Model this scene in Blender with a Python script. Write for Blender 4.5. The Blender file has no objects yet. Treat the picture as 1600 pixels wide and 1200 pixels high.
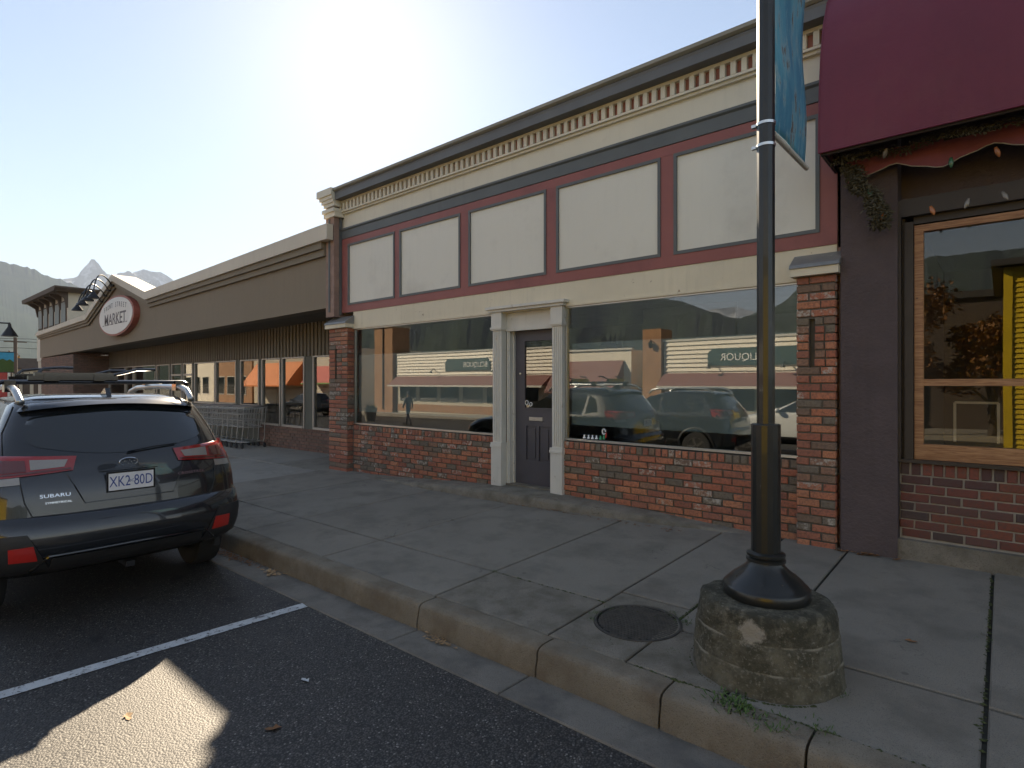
import bpy, bmesh, math, random
from mathutils import Vector, Matrix, noise
R = math.radians
random.seed(7)
SC = bpy.context.scene
COL = SC.collection
# ------------------------------------------------------------------ camera
cam = bpy.data.cameras.new('camera'); camo = bpy.data.objects.new('camera', cam); COL.objects.link(camo)
camo.location = (0, 0, 1.5); camo.rotation_euler = (R(90), 0, R(40.7))
cam.lens = 20.09; cam.sensor_width = 36; cam.shift_y = -0.00125; cam.clip_start = .05; cam.clip_end = 60000
SC.camera = camo
# ------------------------------------------------------------------ sky, sun, exposure
SUN = Vector((-.847, .590, .637)).normalized()
w = bpy.data.worlds.new('World'); SC.world = w; w.use_nodes = True
nt = w.node_tree; bg = nt.nodes['Background']
sk = nt.nodes.new('ShaderNodeTexSky'); sk.sky_type = 'NISHITA'; sk.sun_disc = False
sk.sun_elevation = math.asin(SUN.z); sk.sun_rotation = math.atan2(SUN.x, SUN.y)
sk.altitude = 600; sk.air_density = 1.0; sk.dust_density = .3; sk.ozone_density = 1.0
nt.links.new(sk.outputs[0], bg.inputs[0]); bg.inputs[1].default_value = .05
sl = bpy.data.lights.new('sun', 'SUN'); sl.energy = 5; sl.angle = R(.5); sl.color = (1, .86, .68)
slo = bpy.data.objects.new('sun', sl); COL.objects.link(slo)
slo.rotation_euler = SUN.to_track_quat('Z', 'Y').to_euler(); slo.location = (0, 0, 30)
SC.view_settings.view_transform = 'Standard'; SC.view_settings.look = 'None'
SC.view_settings.gamma = 1; SC.view_settings.use_curve_mapping = False
SC.view_settings.exposure = 1.97
SC.view_settings.use_white_balance = True; SC.view_settings.white_balance_temperature = 7100; SC.view_settings.white_balance_tint = 10
SC.render.engine = 'CYCLES'
SC.cycles.max_bounces = 8; SC.cycles.diffuse_bounces = 4; SC.cycles.glossy_bounces = 4
SC.cycles.transparent_max_bounces = 16; SC.cycles.volume_bounces = 0
SC.cycles.use_denoising = True
SC.cycles.caustics_reflective = False; SC.cycles.caustics_refractive = False
SC.cycles.sample_clamp_indirect = 6

# ------------------------------------------------------------------ materials
MATS = {}
def new_mat(name):
    m = bpy.data.materials.new(name); m.use_nodes = True
    MATS[name] = m
    n = m.node_tree.nodes; l = m.node_tree.links
    return m, n, l, n['Principled BSDF']
def nmath(n, l, op, a, b=None, clamp=False):
    x = n.new('ShaderNodeMath'); x.operation = op; x.use_clamp = clamp
    for i, v in enumerate((a, b)):
        if v is None: continue
        if isinstance(v, (int, float)): x.inputs[i].default_value = v
        else: l.new(v, x.inputs[i])
    return x.outputs[0]
def nmix(n, l, f, a, b):
    x = n.new('ShaderNodeMix'); x.data_type = 'RGBA'
    for i, v in ((0, f), (6, a), (7, b)):
        if isinstance(v, (int, float)): x.inputs[i].default_value = v
        elif isinstance(v, tuple): x.inputs[i].default_value = (*v[:3], 1)
        else: l.new(v, x.inputs[i])
    return x.outputs[2]
def nnoise(n, l, co, scale, detail=4, rough=.55):
    x = n.new('ShaderNodeTexNoise'); x.inputs['Scale'].default_value = scale
    x.inputs['Detail'].default_value = detail; x.inputs['Roughness'].default_value = rough
    if co is not None: l.new(co, x.inputs['Vector'])
    return x.outputs['Fac']
def nstep(n, l, v, lo, hi):
    x = n.new('ShaderNodeMapRange'); x.inputs[1].default_value = lo; x.inputs[2].default_value = hi
    l.new(v, x.inputs[0]); return x.outputs[0]
def mat(name, col, rough=.6, metal=0, var=.12, vs=3, dirt=None, ds=1.5, dth=(.55, .75), bump=0, bs=60, coat=0, obj=False, spec=None, speck=None, streak=None, crack=None):
    """base colour with two scales of variation, an optional second colour in patches, an optional speckle, fine bump"""
    m, n, l, p = new_mat(name)
    if obj: co = n.new('ShaderNodeTexCoord').outputs['Object']
    else: co = n.new('ShaderNodeNewGeometry').outputs['Position']
    c = nmix(n, l, nstep(n, l, nnoise(n, l, co, vs), .3, .7), tuple(v * (1 - var) for v in col), tuple(min(1, v * (1 + var)) for v in col))
    if dirt: c = nmix(n, l, nstep(n, l, nnoise(n, l, co, ds, 8, .65), *dth), c, dirt)
    if speck:
        c = nmix(n, l, nstep(n, l, nnoise(n, l, co, speck[1], 2, .6), speck[2], speck[3]), c, speck[0])
    if streak:
        mp = n.new('ShaderNodeMapping'); mp.inputs['Scale'].default_value = (7, 7, .5); l.new(co, mp.inputs['Vector'])
        f = nmath(n, l, 'MULTIPLY', nstep(n, l, nnoise(n, l, mp.outputs[0], 2.2, 6, .65), .50, .80), nstep(n, l, nnoise(n, l, co, .8, 3), .35, .65))
        c = nmix(n, l, nmath(n, l, 'MULTIPLY', f, streak), c, tuple(v * .45 for v in col))
    if crack:
        w_ = n.new('ShaderNodeTexVoronoi'); w_.feature = 'DISTANCE_TO_EDGE'; w_.inputs['Scale'].default_value = crack
        ad = n.new('ShaderNodeVectorMath'); ad.operation = 'ADD'; nz = n.new('ShaderNodeTexNoise'); nz.inputs['Scale'].default_value = 4; nz.inputs['Detail'].default_value = 6
        l.new(co, nz.inputs['Vector']); l.new(co, ad.inputs[0]); l.new(nz.outputs['Color'], ad.inputs[1]); l.new(ad.outputs[0], w_.inputs['Vector'])
        f = nmath(n, l, 'MULTIPLY', nstep(n, l, w_.outputs['Distance'], .006 * crack, .002 * crack), nstep(n, l, nnoise(n, l, co, .9, 2), .52, .58))
        c = nmix(n, l, nmath(n, l, 'MULTIPLY', f, .8), c, tuple(v * .25 for v in col))
        # gum and drip spots
        v2 = n.new('ShaderNodeTexVoronoi'); v2.inputs['Scale'].default_value = 3.2; l.new(co, v2.inputs['Vector'])
        sc_ = n.new('ShaderNodeSeparateColor'); l.new(v2.outputs['Color'], sc_.inputs[0])
        f = nmath(n, l, 'MULTIPLY', nstep(n, l, v2.outputs['Distance'], .07, .045), nmath(n, l, 'GREATER_THAN', sc_.outputs[0], .72))
        c = nmix(n, l, nmath(n, l, 'MULTIPLY', f, .55), c, tuple(v * .4 for v in col))
    l.new(c, p.inputs['Base Color'])
    p.inputs['Roughness'].default_value = rough; p.inputs['Metallic'].default_value = metal
    if coat: p.inputs['Coat Weight'].default_value = coat; p.inputs['Coat Roughness'].default_value = .04
    if spec is not None: p.inputs['Specular IOR Level'].default_value = spec
    if bump:
        b = n.new('ShaderNodeBump'); b.inputs['Strength'].default_value = bump; b.inputs['Distance'].default_value = .01
        l.new(nnoise(n, l, co, bs, 5, .6), b.inputs['Height']); l.new(b.outputs[0], p.inputs['Normal'])
    return m
def asphalt():
    m, n, l, p = new_mat('asphalt')
    co = n.new('ShaderNodeNewGeometry').outputs['Position']
    v = n.new('ShaderNodeTexVoronoi'); v.inputs['Scale'].default_value = 95; l.new(co, v.inputs['Vector'])
    sep = n.new('ShaderNodeSeparateColor'); l.new(v.outputs['Color'], sep.inputs[0])
    c = nmix(n, l, nstep(n, l, sep.outputs[0], .2, 1), (.034, .032, .030), (.10, .093, .082))
    c = nmix(n, l, nstep(n, l, sep.outputs[1], .93, .97), c, (.25, .235, .21))
    c = nmix(n, l, nstep(n, l, v.outputs['Distance'], .40, .62), c, (.010, .010, .010))
    c = nmix(n, l, nstep(n, l, nnoise(n, l, co, 140, 3, .7), .56, .66), c, (.014, .013, .012))
    c = nmix(n, l, nstep(n, l, nnoise(n, l, co, 1.6, 6, .6), .55, .75), c, (.03, .029, .028))
    c = nmix(n, l, nstep(n, l, nnoise(n, l, co, 3.3, 4, .55), .64, .72), c, (.013, .013, .014))
    l.new(c, p.inputs['Base Color']); p.inputs['Roughness'].default_value = .62; p.inputs['Specular IOR Level'].default_value = .55
    b = n.new('ShaderNodeBump'); b.inputs['Strength'].default_value = .45; b.inputs['Distance'].default_value = .005
    b.invert = True
    l.new(v.outputs['Distance'], b.inputs['Height']); l.new(b.outputs[0], p.inputs['Normal'])
    return m
def brickmat(name, cols, spall=.7, grime=.35):
    m, n, l, p = new_mat(name)
    geo = n.new('ShaderNodeNewGeometry'); co = geo.outputs['Position']
    oi = n.new('ShaderNodeObjectInfo')
    r = nmath(n, l, 'FRACT', nmath(n, l, 'ADD', oi.outputs['Random'], nmath(n, l, 'MULTIPLY', geo.outputs['Random Per Island'], 7.13)))
    ramp = n.new('ShaderNodeValToRGB'); ramp.color_ramp.interpolation = 'CONSTANT'
    e = ramp.color_ramp.elements
    while len(e) < len(cols): e.new(.5)
    for i, c in enumerate(cols): e[i].position = i / len(cols); e[i].color = (*c, 1)
    l.new(r, ramp.inputs[0])
    r2 = nmath(n, l, 'FRACT', nmath(n, l, 'MULTIPLY', r, 17.3))
    c = nmix(n, l, nstep(n, l, nnoise(n, l, co, 45, 6, .7), .45, .75), ramp.outputs[0], (.09, .06, .05))
    sp = nmath(n, l, 'MULTIPLY', nstep(n, l, nnoise(n, l, co, 26, 7, .75), .49, .60), nmath(n, l, 'GREATER_THAN', r2, spall))
    c = nmix(n, l, sp, c, (.44, .385, .32))
    c = nmix(n, l, nmath(n, l, 'MULTIPLY', nstep(n, l, nnoise(n, l, co, 2.2, 6, .6), .45, .75), grime), c, (.07, .065, .05))
    l.new(c, p.inputs['Base Color']); p.inputs['Roughness'].default_value = .8
    b = n.new('ShaderNodeBump'); b.inputs['Strength'].default_value = .8; b.inputs['Distance'].default_value = .006
    l.new(nnoise(n, l, co, 90, 6, .65), b.inputs['Height']); l.new(b.outputs[0], p.inputs['Normal'])
    return m
def glassmat(name, tint=(.8, .84, .82), gain=1.0, wob=.02):
    """window pane: clear with Schlick reflection on both faces, slightly wavy"""
    m, n, l, p = new_mat(name)
    n.remove(p)
    geo = n.new('ShaderNodeNewGeometry')
    bp = n.new('ShaderNodeBump'); bp.inputs['Strength'].default_value = wob; bp.inputs['Distance'].default_value = .05
    l.new(nnoise(n, l, geo.outputs['Position'], 1.3, 1, .4), bp.inputs['Height'])
    vm = n.new('ShaderNodeVectorMath'); vm.operation = 'DOT_PRODUCT'
    l.new(geo.outputs['Normal'], vm.inputs[0]); l.new(geo.outputs['Incoming'], vm.inputs[1])
    c = nmath(n, l, 'SUBTRACT', 1, nmath(n, l, 'ABSOLUTE', vm.outputs['Value']))
    f = nmath(n, l, 'ADD', .055 * gain, nmath(n, l, 'MULTIPLY', nmath(n, l, 'POWER', c, 5), .945), True)
    t = n.new('ShaderNodeBsdfTransparent'); t.inputs[0].default_value = (*tint, 1)
    g = n.new('ShaderNodeBsdfGlossy'); g.inputs['Roughness'].default_value = 0.0
    g.inputs[0].default_value = (1, 1, 1, 1)
    l.new(bp.outputs[0], g.inputs['Normal'])
    mx = n.new('ShaderNodeMixShader'); l.new(f, mx.inputs[0]); l.new(t.outputs[0], mx.inputs[1]); l.new(g.outputs[0], mx.inputs[2])
    l.new(mx.outputs[0], n['Material Output'].inputs[0])
    return m
asphalt()
mat('concrete', (.245, .22, .18), .88, var=.12, vs=1.3, dirt=(.145, .13, .105), ds=2.2, dth=(.48, .75), bump=.6, bs=170, speck=((.13, .118, .10), 210, .56, .68), crack=.7)
mat('concrete_light', (.28, .26, .225), .85, var=.1, vs=1.5, dirt=(.18, .165, .14), ds=2.2, dth=(.55, .8), bump=.4, bs=140, speck=((.19, .175, .15), 200, .58, .7), crack=.7)
mat('concrete_worn', (.225, .20, .16), .9, var=.16, vs=4, dirt=(.125, .108, .078), ds=5, dth=(.45, .7), bump=.8, bs=130, speck=((.10, .09, .07), 190, .56, .68), crack=.7)
mat('kerb_concrete', (.215, .185, .14), .9, var=.16, vs=3, dirt=(.125, .092, .06), ds=4, dth=(.45, .75), bump=.8, bs=120, speck=((.11, .095, .07), 190, .56, .68))
mat('gutter_concrete', (.19, .172, .145), .85, var=.18, vs=2.5, dirt=(.08, .075, .068), ds=3.5, dth=(.45, .75), bump=.5, bs=150, speck=((.09, .085, .075), 210, .56, .68))
def plinthmat():
    m, n, l, p = new_mat('plinth_concrete')
    co = n.new('ShaderNodeTexCoord').outputs['Object']; sp = n.new('ShaderNodeSeparateXYZ'); l.new(co, sp.inputs[0]); z = sp.outputs[2]
    c = nmix(n, l, nstep(n, l, nnoise(n, l, co, 7, 8, .7), .40, .60), (.15, .135, .095), (.062, .058, .038))
    c = nmix(n, l, nstep(n, l, nnoise(n, l, co, 60, 3, .6), .55, .7), c, (.20, .185, .15))
    # moss sits thick below the rim
    f = nmath(n, l, 'MULTIPLY', nstep(n, l, z, .20, .30), nstep(n, l, nnoise(n, l, co, 16, 8, .75), .44, .56))
    c = nmix(n, l, f, c, (.045, .042, .028))
    for zz in (.109, .234):
        d = nmath(n, l, 'ABSOLUTE', nmath(n, l, 'SUBTRACT', nmath(n, l, 'ADD', z, nmath(n, l, 'MULTIPLY', nnoise(n, l, co, 6), .018)), zz + .009))
        g = nmath(n, l, 'MULTIPLY', nstep(n, l, d, .007, .001), nstep(n, l, nnoise(n, l, co, 12, 4), .42, .55))
        c = nmix(n, l, g, c, (.27, .25, .20))
    # pale chipped patch
    gp = n.new('ShaderNodeVectorMath'); gp.operation = 'DISTANCE'; l.new(co, gp.inputs[0]); gp.inputs[1].default_value = (.03, -.33, .285)
    dd = nmath(n, l, 'ADD', gp.outputs['Value'], nmath(n, l, 'MULTIPLY', nnoise(n, l, co, 30, 6, .7), .12))
    c = nmix(n, l, nstep(n, l, dd, .125, .105), c, (.33, .30, .25))
    l.new(c, p.inputs['Base Color']); p.inputs['Roughness'].default_value = .95
    b = n.new('ShaderNodeBump'); b.inputs['Strength'].default_value = 1; b.inputs['Distance'].default_value = .012
    l.new(nnoise(n, l, co, 55, 8, .7), b.inputs['Height']); l.new(b.outputs[0], p.inputs['Normal'])
plinthmat()
mat('joint_dirt', (.035, .034, .026), 1, var=.3, vs=9)
mat('earth', (.09, .085, .065), 1, var=.3, vs=.05, dirt=(.05, .07, .03), ds=.02)
mat('white_line', (.50, .52, .53), .7, var=.12, vs=9, dirt=(.10, .10, .10), ds=30, dth=(.54, .62), bump=.4, bs=120)
mat('mortar', (.125, .11, .088), .95, var=.2, vs=8, bump=.6, bs=120)
mat('mortar_pale', (.34, .31, .265), .95, var=.15, vs=8, bump=.5, bs=120)
brickmat('clinker_brick', [(0.426, 0.14, 0.075), (0.482, 0.177, 0.092), (0.224, 0.14, 0.092), (0.403, 0.134, 0.075), (0.19, 0.152, 0.109), (0.358, 0.134, 0.081), (0.302, 0.159, 0.098), (0.504, 0.201, 0.103), (0.403, 0.146, 0.086), (0.336, 0.116, 0.069), (0.448, 0.159, 0.086), (0.19, 0.152, 0.109)], .80, .25)
brickmat('dark_brick', [(.19, .055, .038), (.22, .065, .042), (.09, .04, .035), (.17, .05, .035), (.075, .045, .04), (.20, .06, .035), (.13, .055, .045)], 1.1, .3)
brickmat('market_brick', [(.20, .115, .085), (.22, .12, .09), (.17, .10, .078), (.19, .11, .08), (.15, .095, .075), (.23, .13, .095)], 1.1, .25)
mat('painted_brick', (.30, .20, .16), .8, var=.2, vs=5, bump=.4, bs=60)
mat('cream_paint', (.68, .635, .52), .55, var=.035, vs=1.2, dirt=(.50, .46, .37), ds=1.2, dth=(.6, .85), bump=.05, bs=40, streak=0.4)
mat('cream_panel', (.70, .675, .59), .45, var=.025, vs=.7, dirt=(.52, .49, .42), ds=.9, dth=(.55, .85), streak=0.16)
mat('peeling_cream', (.68, .61, .46), .6, var=.05, vs=2, dirt=(.33, .25, .17), ds=9, dth=(.66, .70), bump=.2, bs=30, streak=0.5)
mat('red_trim', (.28, .088, .075), .5, var=.08, vs=2, dirt=(.19, .06, .055), ds=1.5, bump=.05, bs=50, streak=0.35)
mat('red_dentil', (.30, .115, .08), .6, var=.1, vs=6)
mat('grey_trim', (.105, .115, .115), .5, var=.08, vs=3, streak=0.4)
mat('cornice_grey', (.125, .13, .135), .5, var=.12, vs=2, dirt=(.15, .15, .14), ds=2, dth=(.6, .9))
mat('cornice_cap', (.27, .26, .22), .5, var=.1, vs=2)
mat('white_paint', (.62, .60, .54), .5, var=.04, vs=4, dirt=(.40, .35, .27), ds=9, dth=(.62, .72), bump=.08, bs=50, streak=0.4)
mat('door_paint', (.075, .070, .082), .45, var=.06, vs=5)
mat('door_shadow', (.045, .042, .05), .5)
mat('brass', (.6, .58, .5), .3, 1)
mat('alu', (.55, .54, .5), .35, 1, var=.05, bump=.02)
mat('alu_dull', (.42, .40, .36), .5, .6, var=.05)
mat('cap_metal', (.23, .23, .22), .4, .3, var=.12, vs=6, dirt=(.4, .37, .3), ds=12, dth=(.6, .7))
glassmat('shop_glass', (.86, .89, .88), 1.75, .004)
glassmat('door_glass', (.8, .83, .82), 1.6, .006)
glassmat('market_glass', (.62, .62, .58), 1.6, .012)
glassmat('old_glass', (.8, .8, .76), .9, .01)
mat('film', (.21, .245, .235), .6, var=.06, vs=1)
mat('interior_wall', (.20, .19, .17), .9)
mat('interior_floor', (.10, .085, .07), .6)
mat('stucco', (.095, .072, .072), .9, var=.12, vs=4, bump=1, bs=38, streak=0.4)
mat('dark_wood', (.035, .026, .020), .55, var=.15, vs=6)
mat('black_void', (.012, .011, .011), .9)
def woodmat():
    m, n, l, p = new_mat('raw_wood')
    co = n.new('ShaderNodeNewGeometry').outputs['Position']
    mp = n.new('ShaderNodeMapping'); mp.inputs['Scale'].default_value = (2.5, 8, 40); l.new(co, mp.inputs['Vector'])
    wv = n.new('ShaderNodeTexNoise'); wv.inputs['Scale'].default_value = 2.2; wv.inputs['Detail'].default_value = 6
    wv.inputs['Distortion'].default_value = 1.2; l.new(mp.outputs[0], wv.inputs['Vector'])
    c = nmix(n, l, nstep(n, l, wv.outputs['Fac'], .38, .62), (.24, .105, .045), (.42, .22, .105))
    c = nmix(n, l, nstep(n, l, nnoise(n, l, co, 14, 2), .72, .74), c, (.10, .05, .03))
    l.new(c, p.inputs['Base Color']); p.inputs['Roughness'].default_value = .5
woodmat()
mat('awning_maroon', (.145, .018, .040), .6, var=.08, vs=1.5, dirt=(.155, .03, .045), ds=1.2, bump=.15, bs=25, streak=0.25)
mat('valance_red', (.21, .048, .055), .65, var=.15, vs=5, dirt=(.16, .05, .05), ds=4, bump=.2, bs=40)
mat('piping', (.30, .26, .20), .6)
mat('garland_dead', (.085, .075, .045), .9, var=.4, vs=30)
mat('bulb_orange', (.38, .13, .04), .25, coat=.5)
mat('bulb_green', (.05, .15, .08), .25, coat=.5)
mat('bulb_clear', (.20, .18, .15), .2, coat=.5)
mat('pole_paint', (.022, .023, .021), .33, .35, var=.12, vs=7, coat=.25, dirt=(.065, .06, .05), ds=4, dth=(.6, .8))
mat('strap', (.65, .66, .65), .3, 1)
mat('fascia_tan', (.235, .19, .135), .8, var=.05, vs=.8, dirt=(.20, .16, .115), ds=.8, bump=.15, bs=25, streak=0.35)
mat('coping_cream', (.60, .54, .44), .6, var=.05, vs=1, streak=0.4)
mat('moulding_tan', (.21, .175, .125), .7, var=.05)  # dark tan of the moulding below the coping
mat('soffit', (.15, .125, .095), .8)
mat('slat_paint', (.18, .155, .12), .75, var=.07, vs=2)
mat('sign_white', (.72, .70, .66), .4, var=.03)
mat('sign_rim', (.34, .10, .07), .5)
mat('sign_ink', (.09, .08, .09), .5)
mat('bulkhead_green', (.10, .105, .085), .7, var=.1)
mat('black_metal', (.018, .018, .02), .4, .3)
mat('chrome_wire', (.60, .60, .58), .35, .7, var=.05)
mat('cart_red', (.30, .27, .25), .5)
mat('iron', (.085, .08, .072), .6, .5, var=.3, vs=20, dirt=(.09, .07, .05), ds=20, bump=.3, bs=90)
mat('leaf_dry', (.20, .095, .04), .8, var=.5, vs=25)
mat('leaf_pale', (.36, .24, .13), .8, var=.4, vs=25)
mat('weed', (.07, .12, .028), .8, var=.4, vs=40)
mat('moss', (.05, .06, .02), 1, var=.4, vs=40)
mat('car_paint', (.017, .019, .023), .26, .4, var=.03, coat=1, obj=True)
mat('car_paint_white', (.62, .62, .60), .3, .0, var=.02, coat=1, obj=True)
mat('car_black', (.02, .02, .021), .62, var=.15, obj=True)
mat('car_gloss_black', (.01, .01, .011), .12, coat=.6, obj=True)
mat('car_glass', (.012, .014, .014), .03, coat=1, obj=True)
mat('tyre', (.018, .018, .018), .85, var=.2, obj=True)
mat('rim', (.35, .35, .34), .35, .9, obj=True)
mat('rim_dark', (.06, .062, .03), .5, .5, obj=True)
mat('tail_red', (.28, .010, .009), .12, coat=1, obj=True)
mat('tail_dark', (.10, .012, .010), .15, coat=1, obj=True)
mat('tail_clear', (.27, .25, .23), .15, .2, coat=1, obj=True, bump=.4, bs=50)
mat('reflector_red', (.42, .02, .015), .3, coat=.5, obj=True)
mat('chrome', (.75, .75, .75), .12, 1)
mat('plate_white', (.72, .72, .74), .45)
mat('plate_blue', (.03, .06, .25), .5)
mat('rail_silver', (.40, .43, .45), .3, .7, coat=.4)
mat('siding_white', (.78, .72, .60), .6, var=.05, vs=2)
mat('teal_sign', (.04, .085, .085), .5)
mat('sign_letters', (.85, .85, .82), .5)
mat('awning_mauve', (.21, .10, .09), .7, var=.08)
mat('awning_orange', (.70, .22, .06), .7)
mat('awning_pink', (.65, .17, .15), .7)
mat('banner_sky', (.04, .35, .55), .6)
mat('awning_green', (.25, .45, .15), .7)
mat('far_brick', (.36, .20, .11), .85, var=.15, vs=2, bump=.3)
mat('far_cream', (.55, .50, .40), .8, var=.06)
mat('far_brown', (.085, .062, .045), .8)
mat('far_dark', (.04, .045, .045), .6)
mat('roof_dark', (.06, .055, .05), .8)
mat('yellow_paint', (.72, .50, .02), .5, var=.05)
mat('red_paint', (.35, .03, .025), .5)
mat('bark', (.07, .055, .04), .9, bump=.8, bs=12)
mat('leaf_autumn', (.17, .08, .025), .7, var=.45, vs=1.2)
mat('leaf_yellow', (.42, .28, .07), .7, var=.35, vs=1.2)
mat('leaf_green', (.07, .095, .03), .7, var=.4, vs=1.2)
mat('skin', (.35, .2, .14), .6); mat('cloth_dark', (.02, .022, .028), .8); mat('cloth_blue', (.03, .04, .07), .8)
mat('hair', (.02, .014, .01), .6)
mat('decal_white', (.8, .8, .78), .4); mat('decal_green', (.05, .3, .15), .4); mat('decal_red', (.6, .06, .04), .4)
def bannermat():
    m, n, l, p = new_mat('banner_cloth')
    co = n.new('ShaderNodeNewGeometry').outputs['Position']
    mp = n.new('ShaderNodeMapping'); mp.inputs['Scale'].default_value = (1, 2.2, .8); l.new(co, mp.inputs['Vector'])
    f = nnoise(n, l, mp.outputs[0], 2.4, 6, .6)
    c = nmix(n, l, nstep(n, l, f, .4, .6), (.05, .22, .34), (.10, .36, .46))
    f2 = nnoise(n, l, mp.outputs[0], 3.1, 8, .7)
    c = nmix(n, l, nstep(n, l, f2, .50, .56), c, (.20, .36, .42))
    c = nmix(n, l, nstep(n, l, f2, .575, .60), c, (.13, .10, .075))
    l.new(c, p.inputs['Base Color']); p.inputs['Roughness'].default_value = .6
bannermat()
def rockmat(name, a, b, snow=None):
    m, n, l, p = new_mat(name)
    co = n.new('ShaderNodeNewGeometry').outputs['Position']
    c = nmix(n, l, nstep(n, l, nnoise(n, l, co, .012, 9, .7), .4, .62), a, b)
    if snow: c = nmix(n, l, nstep(n, l, nnoise(n, l, co, .003, 8, .7), .5, .6), c, snow)
    l.new(c, p.inputs['Base Color']); p.inputs['Roughness'].default_value = 1; p.inputs['Specular IOR Level'].default_value = 0
rockmat('forest_hill', (.022, .034, .022), (.034, .046, .028))
rockmat('high_rock', (.07, .075, .07), (.13, .13, .12), (.42, .42, .42))

# ------------------------------------------------------------------ mesh helpers
class MB:
    def __init__(s): s.v = []; s.f = []; s.mi = []; s.cur = 0
    def m(s, i): s.cur = i; return s
    def add(s, vs, fs):
        b = len(s.v); s.v += [tuple(v) for v in vs]
        for f in fs: s.f.append([b + i for i in f]); s.mi.append(s.cur)
        return s
    def box(s, x0, x1, y0, y1, z0, z1):
        return s.add([(x, y, z) for x in (x0, x1) for y in (y0, y1) for z in (z0, z1)],
                     [(0, 1, 3, 2), (4, 6, 7, 5), (0, 4, 5, 1), (2, 3, 7, 6), (0, 2, 6, 4), (1, 5, 7, 3)])
    def cbox(s, x0, x1, y0, y1, z0, z1, c=.004):
        """box with chamfered edges on its front (-y) face"""
        v = [(x0, y1, z0), (x1, y1, z0), (x1, y1, z1), (x0, y1, z1), (x0, y0 + c, z0), (x1, y0 + c, z0), (x1, y0 + c, z1), (x0, y0 + c, z1),
             (x0 + c, y0, z0 + c), (x1 - c, y0, z0 + c), (x1 - c, y0, z1 - c), (x0 + c, y0, z1 - c)]
        return s.add(v, [(0, 1, 2, 3), (0, 4, 5, 1), (1, 5, 6, 2), (2, 6, 7, 3), (3, 7, 4, 0), (4, 8, 9, 5), (5, 9, 10, 6), (6, 10, 11, 7), (7, 11, 8, 4), (8, 11, 10, 9)])
    def bar(s, a, b, wx, wz=None, up=(0, 0, 1)):
        a = Vector(a); b = Vector(b); wz = wz or wx; d = (b - a).normalized(); u = Vector(up)
        if abs(d.dot(u)) > .95: u = Vector((1, 0, 0))
        r = d.cross(u).normalized(); u = r.cross(d)
        vs = [p + r * (sx * wx / 2) + u * (sz * wz / 2) for p in (a, b) for sx, sz in ((-1, -1), (1, -1), (1, 1), (-1, 1))]
        return s.add(vs, [(0, 1, 2, 3), (7, 6, 5, 4), (0, 4, 5, 1), (1, 5, 6, 2), (2, 6, 7, 3), (3, 7, 4, 0)])
    def tube(s, pts, r, n=8, cap=True):
        pts = [Vector(p) for p in pts]; rings = []; b = len(s.v)
        rr = r if isinstance(r, (list, tuple)) else [r] * len(pts)
        u = None
        for i, p in enumerate(pts):
            d = (pts[min(i + 1, len(pts) - 1)] - pts[max(i - 1, 0)]).normalized()
            if u is None:
                u = d.orthogonal().normalized()
            else:
                u = (u - d * u.dot(d)).normalized()
            w_ = d.cross(u)
            for k in range(n):
                a = 2 * math.pi * k / n
                s.v.append(tuple(p + (u * math.cos(a) + w_ * math.sin(a)) * rr[i]))
        for i in range(len(pts) - 1):
            for k in range(n):
                s.f.append([b + i * n + k, b + i * n + (k + 1) % n, b + (i + 1) * n + (k + 1) % n, b + (i + 1) * n + k]); s.mi.append(s.cur)
        if cap:
            s.f.append([b + k for k in range(n)][::-1]); s.mi.append(s.cur)
            s.f.append([b + (len(pts) - 1) * n + k for k in range(n)]); s.mi.append(s.cur)
        return s
    def lathe(s, prof, c=(0, 0, 0), n=32, fn=None):
        b = len(s.v)
        for (r, z) in prof:
            for k in range(n):
                a = 2 * math.pi * k / n; rr = r
                if fn: rr, zz = fn(r, z, a)
                else: zz = z
                s.v.append((c[0] + rr * math.cos(a), c[1] + rr * math.sin(a), c[2] + zz))
        for i in range(len(prof) - 1):
            for k in range(n):
                s.f.append([b + i * n + k, b + i * n + (k + 1) % n, b + (i + 1) * n + (k + 1) % n, b + (i + 1) * n + k]); s.mi.append(s.cur)
        s.f.append([b + k for k in range(n)][::-1]); s.mi.append(s.cur)
        s.f.append([b + (len(prof) - 1) * n + k for k in range(n)]); s.mi.append(s.cur)
        return s
    def prism(s, poly, axis, a0, a1):
        """poly in the two other axes (cyclic order), extruded along axis from a0 to a1"""
        n = len(poly)
        def P(p, a):
            return {'x': (a, p[0], p[1]), 'y': (p[0], a, p[1]), 'z': (p[0], p[1], a)}[axis]
        return s.add([P(p, a0) for p in poly] + [P(p, a1) for p in poly],
                     [list(range(n)), list(range(2 * n - 1, n - 1, -1))] + [[(i + 1) % n, i, n + i, n + (i + 1) % n] for i in range(n)])
    def grid(s, fn, nu, nv):
        b = len(s.v)
        for j in range(nv + 1):
            for i in range(nu + 1): s.v.append(tuple(fn(i / nu, j / nv)))
        for j in range(nv):
            for i in range(nu):
                a = b + j * (nu + 1) + i
                s.f.append([a, a + 1, a + nu + 2, a + nu + 1]); s.mi.append(s.cur)
        return s
    def mesh(s, name, mats, smooth=False, fix=True):
        me = bpy.data.meshes.new(name); me.from_pydata(s.v, [], s.f)
        for m_ in (mats if isinstance(mats, (list, tuple)) else [mats]): me.materials.append(MATS[m_])
        me.polygons.foreach_set('material_index', s.mi)
        if fix:
            bm = bmesh.new(); bm.from_mesh(me); bmesh.ops.recalc_face_normals(bm, faces=bm.faces); bm.to_mesh(me); bm.free()
        if smooth:
            me.polygons.foreach_set('use_smooth', [True] * len(me.polygons))
            if smooth != 'all': me.set_sharp_from_angle(angle=R(35 if smooth is True else smooth))
        me.update(); return me
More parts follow.
